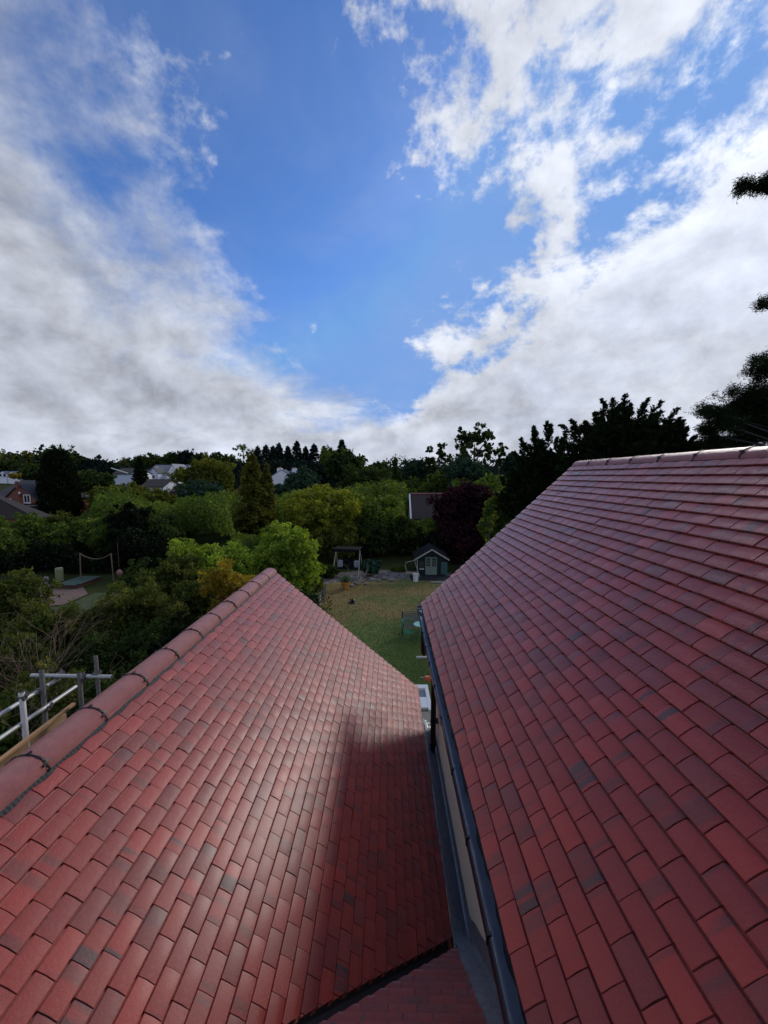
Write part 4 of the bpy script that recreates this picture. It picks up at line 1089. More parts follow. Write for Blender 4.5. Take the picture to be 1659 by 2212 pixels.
# far white chalets
B3 = 110.; a = at(-2, 1018, B3); z_ = at(0, 1032, B3).z
gzc = -7+2.2
for k, (u0, u1, lab) in enumerate([(-6, 13, 'far white building at the left edge, nearer the frame, with small dark windows'), (14, 33, 'far white building with dark windows, right one of the pair at the left edge')]):
    a = at(u0, 1023, B3); b_ = at(u1, 1023, B3); w = b_.x-a.x
    t_ = thing('white_house', lab, 'house', ((a.x+b_.x)/2, B3, z_-1.5)); gable_block(t_, 'wall', w-.25, 6, at(0, 1023, B3).z-z_+1.5, at(0, 1018.5, B3).z-z_+1.5, M_WRENDER, M_ROOFGR, 0, 3.2, -2.5, 'y', .1, .10)
    for s in (-.25, .25): win(t_, s*w, -.01+.2, at(0, 1026, B3).z-z_+1.5, .65, .75, nmull=0, fr=M_ROOFDK)
# clipped hedge beside them is built with the vegetation
# pale house pair
B4 = 92.
def X4(u): return at(u, 1030, B4).x
def Z4(v): return at(370, v, B4).z
g4 = Z4(1075)
wh = thing('white_house', 'large white rendered house with grey slate roofs and rooflights on the hillside', 'house', (X4(360), B4, g4)); ox, oz = X4(360), g4
gable_block(wh, 'wall', X4(396)-X4(352), 7, Z4(1021)-oz, Z4(1004.5)-oz, M_WRENDER, M_ROOFGR, (X4(396)+X4(352))/2-ox, 3.5, 0, 'x', .15)
# bright right hand gable, seen obliquely: an annex with its gable facing right
mb = MB(); gx = X4(390)-ox
gable_block(wh, 'gable_wing', X4(400)-X4(376), 5.2, Z4(1023)-oz, Z4(1004.2)-oz, M_WRENDER, M_ROOFGR, (X4(400)+X4(376))/2-ox+.1, -.6, 0, 'y', .12)
gable_block(wh, 'wall', X4(342)-X4(314), 7, Z4(1020)-oz, Z4(1004.5)-oz, M_WRENDER2, M_ROOFGR, (X4(342)+X4(314))/2-ox, 4.6, 0, 'x', .15)
gable_block(wh, 'gable_wing', X4(356)-X4(337), 5, Z4(1022)-oz, Z4(1011)-oz, M_WRENDER2, M_ROOFDK, (X4(356)+X4(337))/2-ox, -.2, 0, 'y', .15)
gable_block(wh, 'porch', X4(383)-X4(360), 3, Z4(1040)-oz, Z4(1037)-oz, M_WRENDER, M_ROOFDK, (X4(383)+X4(360))/2-ox, -4.4, 0, 'x', .1, .08)
for u, v, y in ((347, 1030, -2.72), (366, 1029, -.02), (371, 1029, -.02), (325, 1028, 1.08)): win(wh, X4(u)-ox, y, Z4(v)-oz, .75, .9, nmull=0)
for u in (332, 369): link('rooflight', MB().box((X4(u)-ox, 1.2, Z4(1010)-oz), (.9, .5, .12), Matrix.Rotation(R(38), 3, 'X')).mesh('rooflight', M_WHITE), wh)
# brown bungalow left of it and the low roof below it
B5 = 85.
def bung(u0, u1, vr, ve, vb, Y, lab, mw, mr, depth=6, nm='bungalow'):
    a, b_ = at(u0, vr, Y), at(u1, vr, Y); g0 = at(u0, vb, Y).z
    t_ = thing(nm, lab, 'bungalow', ((a.x+b_.x)/2, Y, g0)); gable_block(t_, 'wall', b_.x-a.x, depth, at(u0, ve, Y).z-g0, at(u0, vr, Y).z-g0, mw, mr, 0, depth/2, -3, 'x', .2)
    return t_, (b_.x-a.x), g0
t_, w_, g0 = bung(244, 290, 1012, 1024, 1040, B5, 'bungalow with grey brown roof and white gable edge left of the white house', M_WRENDER2, M_ROOFBR)
mb = MB(); mb.prism([(-w_/2-.2, -.3, at(244, 1012, B5).z-g0+.2), (-w_/2+3.4, -.3, at(244, 1022, B5).z-g0+.1), (-w_/2+3.4, -.3, at(244, 1022, B5).z-g0-.1), (-w_/2-.2, -.3, at(244, 1012, B5).z-g0)], (0, 0, 0), (0, .1, 0)); link('bargeboard', mb.mesh('bargeboard', M_WHITE), t_)
t_, w_, g0 = bung(286, 302, 1016, 1024, 1040, B5-4, 'small pale gabled outbuilding just left of the dark conifer', M_WRENDER, M_ROOFGR, 4)
t_, w_, g0 = bung(304, 352, 1037, 1052, 1068, 72., 'low bungalow with dark brown roof below the white house', M_WRENDER2, M_ROOFBR)
for s in (-.25, .2): win(t_, s*w_, -.01, at(330, 1057, 72.).z-g0, .9, .6)
t_, w_, g0 = bung(346, 384, 1047, 1062, 1075, 74., 'low dark slate roof right below the white porch', M_BRICK, M_ROOFDK)
# white gable house in the middle
B6 = 105.
def Z6(v): return at(610, v, B6).z
def X6(u): return at(u, 1030, B6).x
w6 = thing('white_cottage', 'white gabled cottage with two white chimneys among the dark trees', 'house', (X6(610), B6, Z6(1060)))
gable_block(w6, 'wall', X6(629)-X6(588), 5, Z6(1028)-Z6(1060), Z6(1015)-Z6(1060), M_WRENDER, M_ROOFGR, X6(608)-X6(610), 2.5, -3, 'y', .15)
gable_block(w6, 'wing', X6(650)-X6(615), 5, Z6(1028)-Z6(1060), Z6(1017)-Z6(1060), M_WRENDER, M_ROOFGR, X6(634)-X6(610), 5.5, -3, 'x', .15)
for u, y in ((602, 1.2), (627, 5)): chimney(w6, X6(u)-X6(610), y, Z6(1024)-Z6(1060), Z6(1012)-Z6(1060), M_WRENDER, 1.2)
# brown roofed house behind the playhouse hedge
B7 = 46.
def Z7(v): return at(915, v, B7).z
def X7(u): return at(u, 1090, B7).x
w7 = thing('brown_roofed_house', 'steep brown tiled roof with white bargeboard left of the purple tree', 'house', (X7(920), B7, -7))
gable_block(w7, 'wall', X7(965)-X7(889), 7, Z7(1122)+7, Z7(1073)+7, M_WRENDER, M_ROOFBR, X7(927)-X7(920), 3.5, 0, 'x', .12)
mb = MB(); mb.prism([(X7(887)-X7(920), 3.4, Z7(1073)+7.2), (X7(887)-X7(920), -.2, Z7(1123)+7.1), (X7(887)-X7(920), -.2, Z7(1126)+6.8), (X7(887)-X7(920), 3.4, Z7(1076)+6.9)], (-.05, 0, 0), (.14, 0, 0)); link('bargeboard', mb.mesh('bargeboard', M_WHITE), w7)
mb = MB(); mb.tube([(X7(887)-X7(920), 3.5, Z7(1073)+7.2), (X7(966)-X7(920), 3.5, Z7(1073)+7.2)], .10, 8); link('ridge', mb.mesh('ridge', M_RIDGE), w7)

# ------------------------------------------------------------------ vegetation
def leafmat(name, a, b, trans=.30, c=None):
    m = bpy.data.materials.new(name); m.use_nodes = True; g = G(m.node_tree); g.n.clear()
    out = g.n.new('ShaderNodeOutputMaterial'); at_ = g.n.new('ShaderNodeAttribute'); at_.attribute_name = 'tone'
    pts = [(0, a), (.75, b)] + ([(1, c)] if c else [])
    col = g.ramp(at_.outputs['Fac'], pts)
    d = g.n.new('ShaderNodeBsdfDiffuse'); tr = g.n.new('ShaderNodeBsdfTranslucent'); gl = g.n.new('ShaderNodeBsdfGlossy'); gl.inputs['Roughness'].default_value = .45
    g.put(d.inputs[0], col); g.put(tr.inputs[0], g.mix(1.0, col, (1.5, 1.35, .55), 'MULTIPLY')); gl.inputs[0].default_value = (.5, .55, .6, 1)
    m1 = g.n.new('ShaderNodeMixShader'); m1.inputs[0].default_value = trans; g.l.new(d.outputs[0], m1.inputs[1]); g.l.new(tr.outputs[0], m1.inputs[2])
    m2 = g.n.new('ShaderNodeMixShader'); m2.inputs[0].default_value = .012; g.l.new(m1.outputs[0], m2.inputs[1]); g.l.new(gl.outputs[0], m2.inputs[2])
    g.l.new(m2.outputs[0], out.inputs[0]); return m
LM = dict(
    dark=leafmat('leaf_dark_green', (.020, .036, .011), (.064, .100, .026), .34, (.10, .14, .035)),
    mid=leafmat('leaf_mid_green', (.042, .076, .017), (.145, .215, .044), .40, (.24, .30, .06)),
    olive=leafmat('leaf_olive', (.055, .072, .013), (.16, .18, .03), .38, (.26, .25, .045)),
    yellow=leafmat('leaf_yellow_green', (.12, .15, .02), (.32, .36, .045), .45, (.46, .44, .06)),
    bright=leafmat('leaf_bright_green', (.11, .17, .025), (.30, .44, .06), .45, (.46, .54, .09)),
    gold=leafmat('leaf_gold', (.16, .13, .02), (.42, .32, .04), .42, (.42, .26, .04)),
    rust=leafmat('leaf_rust', (.05, .020, .010), (.14, .05, .02), .2),
    purple=leafmat('leaf_purple', (.014, .006, .012), (.050, .014, .022), .2, (.10, .02, .03)),
    blue=leafmat('leaf_blue_green', (.018, .042, .028), (.055, .105, .070), .25),
    navy=leafmat('needle_dark_blue_green', (.007, .014, .012), (.018, .032, .026), .1),
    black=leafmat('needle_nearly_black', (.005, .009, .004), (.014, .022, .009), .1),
    yew=leafmat('yew_needle', (.008, .014, .006), (.022, .036, .013), .12),
    goldcon=leafmat('golden_conifer', (.04, .05, .010), (.13, .135, .025), .25, (.25, .22, .04)),
    teal=leafmat('rhododendron', (.02, .055, .035), (.05, .12, .075), .15),
    ivy=leafmat('thicket_leaf', (.040, .058, .014), (.13, .165, .035), .35, (.28, .24, .06)),
)
M_BARK = mat('bark', (.075, .060, .048), .9, var=.4, scale=8., bump=.6, bscale=20.)
M_BARKP = mat('pine_bark', (.10, .065, .05), .9, var=.4, scale=8., bump=.6, bscale=20.)
def unit(v): return v/(np.linalg.norm(v, axis=-1, keepdims=True)+1e-9)
def sph(rng, n): return unit(rng.normal(size=(n, 3)))
def crown_broad(rng, rx, ry, z0, z1, n, leaf, puffs=34, open_=.0, pr=.30, flat=1.0, lump=.35):
    """leaf clumps sit on many small puffs spread over an uneven crown"""
    h = (z1-z0)/2; c = np.array([0, 0, (z0+z1)/2]); A = np.array([rx*1.12, ry*1.12, h*1.02])
    d = sph(rng, puffs); d[:, 2] = d[:, 2]*.9+.08
    rad = rng.uniform(.50, 1.0, puffs)**.6*(1-pr*.75); rad *= 1+lump*rng.normal(size=puffs)*.35
    rad = np.clip(rad, .2, 1.02-pr*.5)
    pc = c+unit(d)*rad[:, None]*A
    prr = pr*rng.uniform(.6, 1.25, puffs)*min(rx, h*1.1)
    ns = rng.multinomial(n, prr**2/np.sum(prr**2))
    P, D_, T = [], [], []
    for i in range(puffs):
        m = ns[i]
        if not m: continue
        # each puff is itself a set of twig ends
        tw = max(5, m//26); td = sph(rng, tw); tr = prr[i]*rng.uniform(.45, 1.12, tw)
        tp = pc[i]+td*tr[:, None]*np.array([1, 1, .85])
        ti = rng.integers(0, tw, m)
        q = tp[ti]+rng.normal(size=(m, 3))*prr[i]*.17
        dd = unit(td[ti]+rng.normal(size=(m, 3))*.8+np.array([0, 0, -.15]))
        P.append(q); D_.append(dd); T.append(np.clip(rng.normal(.42, .2, m)+rng.normal(0, .13)+.16*rng.normal(size=tw)[ti], 0, 1))
    P, D_, T = np.concatenate(P), np.concatenate(D_), np.concatenate(T)
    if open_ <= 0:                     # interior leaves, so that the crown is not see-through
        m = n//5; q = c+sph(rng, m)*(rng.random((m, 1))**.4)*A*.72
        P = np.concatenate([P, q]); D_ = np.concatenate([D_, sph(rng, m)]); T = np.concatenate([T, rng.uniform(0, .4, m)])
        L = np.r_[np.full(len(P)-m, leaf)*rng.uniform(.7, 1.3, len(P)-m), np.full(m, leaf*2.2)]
    else: L = leaf*rng.uniform(.7, 1.3, len(P))
    return leafquads(P, D_, L, L*.62, rng), T, pc
def crown_conifer(rng, R0, z0, z1, n, leaf, droop=.35, power=.85, layers=26, up=.0, ragged=.25):
    P, D_, T = [], [], []
    nb = layers*9
    zt = rng.random(nb)**1.15; a = rng.uniform(0, 2*np.pi, nb)
    Lb = R0*(1-zt)**power*(1+ragged*rng.normal(size=nb)*.6)+R0*.05; Lb = np.clip(Lb, R0*.04, R0*1.25)
    m = max(6, n//nb)
    for i in range(nb):
        s = rng.random(m)**.55
        base = np.array([0, 0, z0+(z1-z0)*zt[i]])
        dr = np.array([np.cos(a[i]), np.sin(a[i]), 0]); side = np.array([-dr[1], dr[0], 0])
        w = Lb[i]*.30*(1-s*.75)+leaf*.5
        q = base+dr*(s*Lb[i])[:, None]+side*(rng.uniform(-1, 1, m)*w)[:, None]; q[:, 2] += -droop*Lb[i]*s**1.6+up*Lb[i]*s+rng.normal(0, leaf*.35, m)
        dd = unit(dr*1.0+side*rng.uniform(-.9, .9, (m, 1))+np.array([0, 0, -.25+up])+rng.normal(size=(m, 3))*.3)
        P.append(q); D_.append(dd); T.append(np.clip(.15+.55*s+rng.normal(0, .12, m)+rng.normal(0, .10), 0, 1))
    P, D_, T = np.concatenate(P), np.concatenate(D_), np.concatenate(T)
    top = z0+(z1-z0)*np.linspace(.94, 1.03, 14); P = np.concatenate([P, np.c_[np.zeros(14), np.zeros(14), top]]); D_ = np.concatenate([D_, np.tile([0, 0, 1.], (14, 1))]); T = np.r_[T, np.full(14, .5)]
    L = leaf*rng.uniform(.8, 1.5, len(P))
    return leafquads(P, D_, L, L*.38, rng), T, None
def crown_column(rng, R0, z0, z1, n, leaf, taper=.5, spires=9):
    """close upright sprays on a column with several pointed tops"""
    P, D_, T = [], [], []
    h = z1-z0
    for k in range(spires):
        a = rng.uniform(0, 6.28); ro = R0*.45*np.sqrt(rng.random()) if k else 0; hh = h*(1-.16*rng.random()*(k > 0)); rr = R0*rng.uniform(.5, .75)
        m = n//spires; t = rng.random(m)**.9; an = rng.uniform(0, 6.28, m)
        prof = np.minimum(1, (1-t)**taper*1.05)*(.55+.45*np.minimum(1, t*6)); rad = rr*prof*(1+.12*np.sin(an*5+t*21+k)+.10*rng.normal(size=m))
        q = np.c_[ro*np.cos(a)*(1-t*.4)+rad*np.cos(an), ro*np.sin(a)*(1-t*.4)+rad*np.sin(an), z0+hh*t]
        P.append(q); D_.append(unit(np.c_[np.cos(an)*.5, np.sin(an)*.5, np.full(m, 1.0)]+rng.normal(size=(m, 3))*.35)); T.append(np.clip(rng.normal(.42, .2, m)+.2*np.sin(an*3+t*14+k*2), 0, 1))
    P, D_, T = np.concatenate(P), np.concatenate(D_), np.concatenate(T)
    L = leaf*rng.uniform(.7, 1.6, len(P)); return leafquads(P, D_, L, L*.42, rng), T, None
def crown_yew(rng, R0, z0, z1, nlimb, leaf, per=150, spread=1.0, tip=.28):
    """limbs fan up and out; feathery sprays clothe their outer ends and point past the outline"""
    P, D_, T, LL = [], [], [], []
    h = z1-z0; tips = []
    for i in range(nlimb):
        el = np.arccos(rng.uniform(-.12, 1.0)); a = rng.uniform(0, 6.28)
        d = np.array([np.sin(el)*np.cos(a)*R0, np.sin(el)*np.sin(a)*R0, np.cos(el)*h])*rng.uniform(.42, 1.0)
        base = np.array([0, 0, z0+h*.02]); end = base+d
        dn = unit(np.array([d[0]*spread, d[1]*spread, abs(d[2])*.8+.35*R0]))
        length = rng.uniform(.6, 1.3)*tip*R0
        nb = 9
        for b in range(nb):           # twigs along the last stretch
            s = b/(nb-1); o = end+dn*length*(s-.55)+np.array([0, 0, -.25*length*(s-.5)**2])
            for sg in (-1, 1):
                side = unit(np.cross(dn, rng.normal(size=3))); td = unit(dn*.9+side*sg*.75+np.array([0, 0, -.12])); tl = length*.42*(1.08-s*.85)
                m = max(3, per//(nb*2)); q = rng.random(m)
                P.append(o+td*(q*tl)[:, None]+rng.normal(size=(m, 3))*leaf*.22); D_.append(unit(td+rng.normal(size=(m, 3))*.45)); T.append(np.clip(.25+.4*q+rng.normal(0, .12, m), 0, 1))
        tips.append(end)
    P, D_, T = np.concatenate(P), np.concatenate(D_), np.concatenate(T)
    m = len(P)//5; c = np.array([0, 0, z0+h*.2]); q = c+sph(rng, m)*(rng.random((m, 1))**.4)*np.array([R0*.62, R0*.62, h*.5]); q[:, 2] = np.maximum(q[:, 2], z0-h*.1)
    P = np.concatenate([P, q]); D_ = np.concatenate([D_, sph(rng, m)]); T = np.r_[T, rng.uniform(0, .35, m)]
    L = np.r_[leaf*rng.uniform(.7, 1.3, len(P)-m), np.full(m, leaf*2.4)]
    return leafquads(P, D_, L, L*.36, rng), T, np.array(tips)
def crown_pine(rng, tufts, leaf, per=46, r=.22):
    """tufts: (N,3) positions with needle stars"""
    N = len(tufts); c = np.repeat(tufts, per, 0); d = sph(rng, N*per); d[:, 2] = d[:, 2]*.7+.25; d = unit(d)
    L = leaf*rng.uniform(.6, 1.2, N*per); q = c+d*(L*.5)[:, None]+rng.normal(size=c.shape)*r*.38
    s = unit(np.cross(d, rng.normal(size=d.shape)))*(leaf*.085); V = np.stack([q-d*(L*.5)[:, None]-s, q-d*(L*.5)[:, None]+s, q+d*(L*.5)[:, None]], 1)
    return V, np.clip(rng.normal(.4, .22, N*per), 0, 1)
def trunk_mesh(rr, h, r, tips=None, nlimb=8, crown_r=2., z_top=None, low=.25):
    mb = MB(); zt = z_top or h*.8
    pts = [Vector((rr.gauss(0, r*.3)*i/5, rr.gauss(0, r*.3)*i/5, zt*i/5)) for i in range(6)]
    pts[0] = Vector((0, 0, -.15)); mb.tube(pts, [r*(1.25 if i == 0 else 1)*(1-.16*i) for i in range(6)], 8)
    for k in range(nlimb):
        if tips is not None and len(tips): e = Vector(tips[rr.randrange(len(tips))])
        else:
            a = rr.uniform(0, 6.28); e = Vector((math.cos(a)*crown_r*.7, math.sin(a)*crown_r*.7, zt*rr.uniform(.6, 1.1)))
        zs = min(zt*.95, max(h*low, e.z-abs(Vector((e.x, e.y)).length)*.9)); s = Vector((0, 0, zs)); m_ = (s+e)/2+Vector((rr.gauss(0, .1), rr.gauss(0, .1), rr.gauss(.1, .1)))*crown_r*.3
        mb.tube([s, m_, e], [r*.38, r*.24, r*.07], 5, cap=False)
    return mb
SEED = [100]
def tree(name, label, cat, u, vtop, Y, wpx, kind, lm, n, leaf, vbot=None, group=None, stemr=None, barkm=None, gdown=None, depth=None, X=None, **kw):
    """a tree whose top shows at photo height vtop, at distance Y and wpx wide"""
    SEED[0] += 1; rng = np.random.default_rng(SEED[0]); rr = random.Random(SEED[0])
    p = at(u, vtop, Y); x = p.x if X is None else X; zg = gz(x, Y) if gdown is None else gdown; H = p.z-zg; k = Y/830.; rx = wpx*k/2
    cb = H*.12 if vbot is None else max(.02, at(u, vbot, Y).z-zg)
    ry = rx*(depth or .9)
    o = thing(name, label, cat, (x, Y, zg), rr.uniform(-.3, .3) if kind != 'pine' else 0, group)
    tips = None; tri = False
    if kind == 'broad':
        Vq, T, tips = crown_broad(rng, rx, ry, cb, H, n, leaf, **kw)
    elif kind == 'conifer': Vq, T, _ = crown_conifer(rng, rx, cb, H, n, leaf, **kw)
    elif kind == 'column': Vq, T, _ = crown_column(rng, rx, cb, H, n, leaf, **kw)
    elif kind == 'yew': Vq, T, tips = crown_yew(rng, rx, cb, H, n, leaf, **kw)
    part = 'crown' if cat == 'tree' else 'foliage'
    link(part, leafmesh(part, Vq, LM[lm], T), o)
    sr = stemr or max(.05, H*.022)
    if kind == 'conifer': tm = MB(); tm.tube([(0, 0, -.15), (0, 0, H*.5), (0, 0, H*.98)], [sr, sr*.6, sr*.1], 7)
    else: tm = trunk_mesh(rr, H, sr, tips, 10 if cat == 'tree' else 6, rx, z_top=min(H*.78, cb+(H-cb)*.6))
    link('trunk' if cat == 'tree' else 'stem', tm.mesh('trunk', barkm or M_BARK, smooth=False, fix=False), o)
    return o

# --- skyline, far away -------------------------------------------------------
sky_trees = [  # u, vtop, width, kind, leaf material, Y, description
    (-12, 966, 60, 'broad', 'olive', 150, 'olive rounded tree at the far left end of the skyline'),
    (28, 968, 46, 'broad', 'dark', 155, 'low rounded skyline tree left of the broad dome'),
    (62, 972, 50, 'broad', 'olive', 150, 'shallow olive tree on the skyline above the brick house'),
    (96, 968, 40, 'broad', 'dark', 148, 'dark skyline tree just left of the black cypress'),
    (126, 958, 66, 'broad', 'dark', 120, 'tallest dark dome on the left skyline, behind the cypress'),
    (168, 975, 50, 'broad', 'dark', 125, 'dark sloping tree behind the right shoulder of the cypress'),
    (205, 985, 64, 'broad', 'navy', 95, 'large grey green tree right of the black cypress'),
    (240, 997, 40, 'broad', 'dark', 150, 'lowest part of the skyline trees over the bungalow'),
    (272, 988, 38, 'broad', 'olive', 160, 'small olive skyline tree above the bungalow roof'),
    (305, 978, 50, 'broad', 'dark', 150, 'rounded skyline tree above the dark conifer'),
    (334, 972, 44, 'broad', 'dark', 155, 'skyline tree with a thin gap on its right'),
    (368, 969, 50, 'broad', 'dark', 150, 'broad dark skyline tree above the white house'),
    (402, 964, 46, 'broad', 'navy', 150, 'skyline tree with a small spike, right of the white house'),
    (432, 968, 40, 'broad', 'dark', 148, 'dark skyline tree between the white house and the olive dome'),
    (468, 970, 52, 'broad', 'dark', 145, 'dark skyline tree just behind the olive dome'),
    (496, 974, 34, 'broad', 'dark', 150, 'low skyline tree left of the airy tall one'),
    (524, 952, 44, 'broad', 'mid', 140, 'tall airy skyline tree behind the golden conifer'),
    (790, 984, 50, 'broad', 'dark', 110, 'dark thin topped tree where the skyline falls to the right'),
    (822, 994, 46, 'broad', 'dark', 105, 'loose topped tree near the lowest dip of the skyline'),
    (745, 968, 80, 'broad', 'dark', 90, 'broad dark brown green tree right of the conifer row'),
    (714, 961, 52, 'broad', 'mid', 120, 'rounded grey green tree at the right end of the conifer row'),
]
for u, vt, w, kd, lm, Y, lab in sky_trees:
    op = 1 if u in (524, 822, 790) else 0
    tree('broadleaf_tree', lab, 'tree', u, vt, Y, w*1.15, kd, lm, 3600, .62 if not op else .42, vbot=1045, puffs=26 if not op else 22, pr=.34 if not op else .26, open_=op, group='broadleaf trees along the skyline')
for i, (u, vt, w) in enumerate([(556, 966, 34), (574, 964, 34), (590, 966, 30), (602, 959, 36), (622, 966, 30), (641, 955, 40), (660, 968, 30), (678, 961, 38), (700, 966, 26), (738, 953, 34)]):
    lab = ['left end of the dark conifer row behind the golden conifer', 'second dark conifer from the left in the skyline row', 'short dark conifer above the white cottage chimney, left', 'third pointed conifer, directly above the white cottage', 'shallow topped conifer right of the cottage chimneys', 'tallest pointed conifer of the dark skyline row', 'conifer in the dip right of the tallest one', 'pointed conifer near the right end of the dark row', 'last small conifer of the dark row', 'lone pointed conifer standing out of the broad tree'][i]
    tree('conifer', lab, 'tree', u, vt, 125 if i < 9 else 95, w*1.5, 'conifer', 'navy', 3000, .8, vbot=1050, droop=.25, power=.7, ragged=.35, group='dark conifers along the skyline')
tree('conifer', 'small narrow conifer in the dip of the skyline left of the dark pine', 'tree', 854, 991, 75, 30, 'conifer', 'dark', 3000, .5, vbot=1080, power=.8)
# --- right-hand background ---------------------------------------------------
tree('pine_tree', 'rounded dark pine left of the tall open tree', 'tree', 898, 982, 70, 62, 'broad', 'blue', 7000, .42, vbot=1075, puffs=26, pr=.36)
tree('broadleaf_tree', 'uneven mid height tree on the left shoulder of the tall open tree', 'tree', 948, 944, 66, 64, 'broad', 'dark', 6500, .34, vbot=1060, puffs=30, pr=.24, open_=1)
tree('broadleaf_tree', 'tallest open crowned tree with sky showing through, right of centre', 'tree', 1026, 906, 62, 104, 'broad', 'dark', 9500, .34, vbot=1035, puffs=44, pr=.20, open_=1, lump=.5)
tree('broadleaf_tree', 'side bough crown leaning right of the tall open tree', 'tree', 1078, 940, 64, 36, 'broad', 'dark', 1600, .36, vbot=1020, puffs=12, pr=.30, open_=1)
tree('broadleaf_tree', 'small rounded tree between the tall open tree and the yews', 'tree', 1108, 967, 60, 42, 'broad', 'blue', 4200, .36, vbot=1060, puffs=20, pr=.34)
tree('broadleaf_tree', 'wide dark green crown in front of the tall open tree', 'tree', 1020, 984, 55, 110, 'broad', 'blue', 9000, .34, vbot=1090, puffs=34, pr=.30)
tree('broadleaf_tree', 'olive green tree under the dark pine', 'tree', 890, 1030, 62, 76, 'broad', 'mid', 5500, .36, vbot=1095, puffs=26, pr=.32)
tree('broadleaf_tree', 'green tree between the brown roof and the purple tree', 'tree', 950, 1015, 58, 66, 'broad', 'mid', 5500, .34, vbot=1090, puffs=26, pr=.32)
tree('broadleaf_tree', 'dark brown green crown behind the yellow tree', 'tree', 790, 1000, 70, 130, 'broad', 'dark', 9000, .36, vbot=1100, puffs=40, pr=.28)
tree('broadleaf_tree', 'dark crown behind the right side of the yellow tree', 'tree', 838, 1028, 58, 84, 'broad', 'dark', 6000, .32, vbot=1110, puffs=30, pr=.28)
tree('conifer', 'narrow dark conifer right of the yellow tree', 'tree', 862, 1020, 60, 34, 'conifer', 'dark', 4200, .40, vbot=1110)
# --- left middle distance ----------------------------------------------------
tree('cypress_tree', 'tall black green columnar cypress right of the brick house', 'tree', 128, 972, 55, 92, 'column', 'black', 26000, .34, vbot=1118, taper=.30, spires=10)
tree('broadleaf_tree', 'big olive dome tree right of the white house', 'tree', 447, 987, 72, 138, 'broad', 'olive', 13000, .34, vbot=1085, puffs=46, pr=.26)
tree('broadleaf_tree', 'blue green tree below the olive dome', 'tree', 437, 1030, 58, 112, 'broad', 'blue', 11000, .28, vbot=1110, puffs=40, pr=.26)
tree('conifer', 'dark conifer in front of the grey roof left of the white house', 'tree', 301, 990, 80, 40, 'conifer', 'black', 4200, .45, vbot=1050, power=.7)
tree('golden_conifer', 'tall golden brown conifer with a pointed top near the centre', 'tree', 543, 984, 44, 92, 'conifer', 'goldcon', 17000, .34, vbot=1175, power=.55, droop=.55, ragged=.3)
tree('golden_conifer', 'lower golden spire at the right shoulder of the tall golden conifer', 'tree', 576, 1004, 45, 42, 'conifer', 'goldcon', 6500, .32, vbot=1160, power=.5, droop=.55)
tree('broadleaf_tree', 'dull green tree right of the black cypress', 'tree', 205, 1010, 68, 84, 'broad', 'dark', 8000, .34, vbot=1080, puffs=32, pr=.30)
tree('broadleaf_tree', 'olive green low tree below the bungalow', 'tree', 262, 1036, 56, 128, 'broad', 'olive', 11000, .26, vbot=1110, puffs=46, pr=.24)
tree('broadleaf_tree', 'yellowish green tree below the low brown bungalow', 'tree', 330, 1054, 50, 104, 'broad', 'olive', 10000, .24, vbot=1120, puffs=40, pr=.25)
tree('dense_shrub', 'dark green rounded shrub between the bungalows and the golden conifer', 'shrub', 466, 1076, 46, 66, 'broad', 'mid', 8000, .2, vbot=1160, puffs=26, pr=.34)
tree('dense_shrub', 'leafy green tree below the yellowish tree', 'shrub', 392, 1102, 40, 88, 'broad', 'mid', 8500, .19, vbot=1180, puffs=30, pr=.30)
tree('blue_spruce', 'blue green pine right of the white cottage', 'tree', 655, 1010, 66, 88, 'broad', 'blue', 9000, .34, vbot=1090, puffs=30, pr=.30)
tree('blue_spruce', 'low blue green conifer at the foot of the white cottage', 'tree', 606, 1038, 70, 58, 'broad', 'blue', 5200, .34, vbot=1095, puffs=22, pr=.32)
tree('clipped_hedge', 'lime green clipped hedge behind the brick house', 'hedge', 50, 1021, 90, 62, 'broad', 'gold', 3600, .4, vbot=1036, puffs=26, pr=.5)
tree('broadleaf_tree', 'dark tree behind the brick house roof', 'tree', 78, 1000, 85, 60, 'broad', 'dark', 4500, .42, vbot=1050, puffs=22, pr=.34)
tree('broadleaf_tree', 'dark tree above the far white buildings', 'tree', 20, 990, 125, 70, 'broad', 'dark', 4200, .55, vbot=1030, puffs=22, pr=.34)
# tall hedge behind the neighbour's garden
hed = [(-20, 1118, 96, 'mid', 28, 'leafy green hedge shrub at the left edge below the dark roof'), (62, 1108, 100, 'mid', 31, 'bright topped hedge shrub below the brick house'), (120, 1100, 80, 'ivy', 33, 'hedge shrub at the foot of the black cypress'), (172, 1108, 90, 'mid', 31, 'green hedge shrub right of the cypress foot'), (228, 1104, 84, 'mid', 30, 'hedge shrub left of the darkest tree'), (276, 1082, 92, 'black', 30, 'darkest round tree above the hammock posts'), (340, 1106, 92, 'dark', 31, 'dark shrub right of the darkest round tree')]
for u, vt, w, lm, Y, lab in hed: tree('hedge_shrub', lab, 'shrub', u, vt, Y, w*1.12, 'broad', lm, 11500, .17, vbot=1262, puffs=44, pr=.28, group='tall hedge behind the neighbouring garden')
